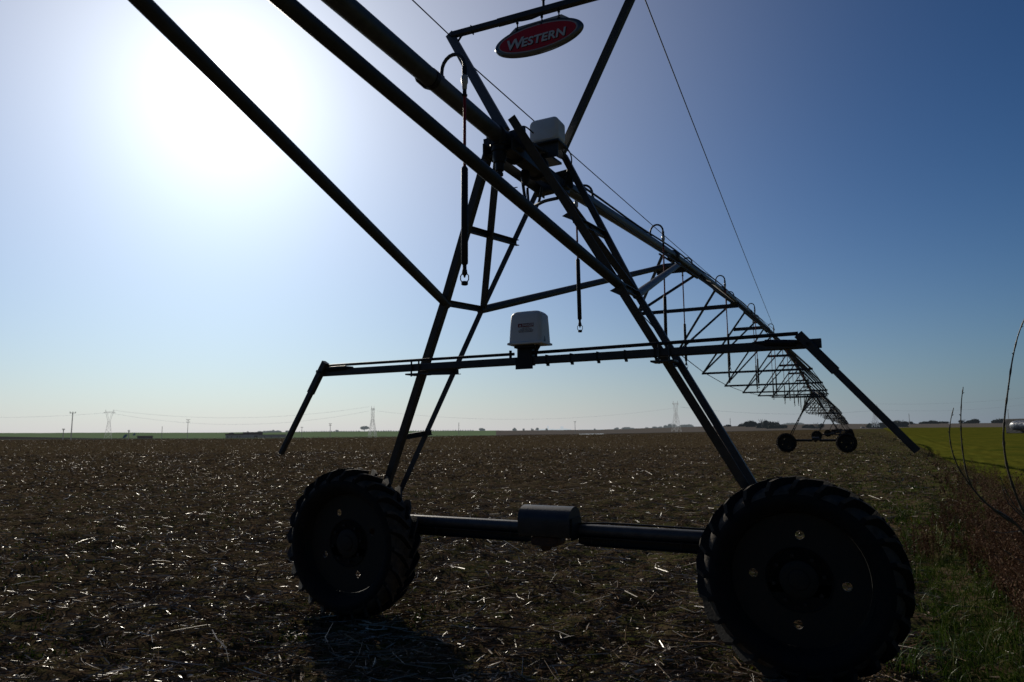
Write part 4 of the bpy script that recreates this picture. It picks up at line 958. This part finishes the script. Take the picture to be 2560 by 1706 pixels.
for pts, r0, r1 in WH:
    P = [sight(a, b, 4.6+.0006*(b-1000)) for a, b in pts]; Q = []
    for i in range(len(P)-1):
        p0, p1, p2, p3 = P[max(i-1,0)], P[i], P[i+1], P[min(i+2,len(P)-1)]
        for t in np.linspace(0, 1, 6)[:-1 if i < len(P)-2 else None]: Q.append(.5*((2*p1)+(p2-p0)*t+(2*p0-5*p1+4*p2-p3)*t*t+(3*p1-p0-3*p2+p3)*t**3)-inv)
    if pts[-1][1] >= 1400: Q.append(Vector((0,0,-.05)))
    n = len(Q); rs = [(r0+(r1-r0)*(i/(n-1)))*.78 for i in range(n)]
    for i in range(2, n, 5): rs[i] *= 1.45
    m = MB(); m.tube(Q, rs, 8)
    for i in range(3, n-2, 6):
        d = (Q[i]-Q[i-1]).normalized(); s = d.cross(Vector((.3,.8,.2))).normalized()*(1 if i % 12 < 6 else -1); m.tube([Q[i], Q[i]+s*.010-d*.010], [.004,.0012], 5)
    m.build('shoot', twm, bs, True)
lw = nmat('broad_leaf', (.05,.11,.015), .4, 0, .3, 12, .2, 30, trans=.45, spec=.4)
lp = thing('leafy_weed', 'broad-leaved green weed in the grass at the bottom right edge', 'weed', (3.30,1.15,ground_z(np.array([3.3]), np.array([1.15]))[0]))
for i in range(15):
    a = i*2.4; h = .08+.030*i; ln = .13-.003*i; d = Vector((math.cos(a), math.sin(a), .35)).normalized(); b = Vector((.02*math.sin(i), .02*math.cos(i), h)); s = d.cross(Vector((0,0,1))).normalized(); m = MB(); vs = []
    for t in np.linspace(0, 1, 8):
        wv = ln*.33*math.sin(PI*min(1, t*.93+.07))**.8; c = b+d*(ln*t)+Vector((0,0,-.25*ln*t*t)); vs += [c-s*wv+Vector((0,0,wv*.35)), c, c+s*wv+Vector((0,0,wv*.35))]
    m.add(vs, [(3*q+j, 3*q+j+1, 3*q+j+4, 3*q+j+3) for q in range(7) for j in (0,1)]); m.build('leaf', lw, lp, True)
m = MB(); m.tube([(0,0,-.02),(.01,.01,.25),(.0,.02,.52)], [.006,.005,.003], 6); m.build('stem', lw, lp, True)
gt = thing('grass_tuft', 'arching long-bladed grass tuft beside the bottom right of the near wheel', 'grass', (2.36,.28,0))
for i in range(34):
    a = RNG.random()*2*PI; h = .22+.25*RNG.random(); k_ = .3+.5*RNG.random(); d = Vector((math.cos(a), math.sin(a), 0)); s = Vector((-d.y, d.x, 0)); b = Vector((RNG.standard_normal()*.05, RNG.standard_normal()*.05, 0)); vs = []
    for t in np.linspace(0, 1, 9):
        c = b+d*(h*k_*1.5*t*t)+Vector((0,0,h*(1.25*t-(.45+k_*.6)*t**2.4))); wv = .0035*(1-t)**.6+.0004; vs += [c-s*wv, c+s*wv]
    m = MB(); m.add(vs, [(2*q,2*q+1,2*q+3,2*q+2) for q in range(8)]); m.build('blade', grassm, gt, True)

# metal bracket poking in at the right edge, carried by a post just outside the view
br = thing('steel_bracket', 'steel channel end with a pale round pipe stub, cut off by the right edge', 'bracket', (3.25,-2.25,0))
o3 = Vector((3.25,-2.25,0))
a, b = sight(2517,1066,3.1)-o3, sight(2750,1062,2.7)-o3
m = MB(); m.bar(a, b, .012, .064); m.build('channel', galv2, br)
dr = (b-a).normalized(); tow = (Vector(CAM)-o3-a).normalized()*.028; c0 = a+tow+dr*.022+Vector((0,0,.002)); m = MB()
m.tube([c0, c0+dr*.006, c0+dr*.016, c0+dr*.03, b+tow], [.008,.0155,.0195,.021,.021], 20)
for i in range(8): q = c0+dr*(.03+.006*i); m.tube([q, q+dr*.003], .0222, 20)
m.build('pipe_stub', nmat('zinc_pipe', (.42,.43,.44), .38, .35, .2, 40, .1, 90), br, True)
m = MB(); m.bar((b.x,b.y+.05,-.1), (b.x,b.y+.05,b.z+.15), .06); m.build('post', galv2, br)
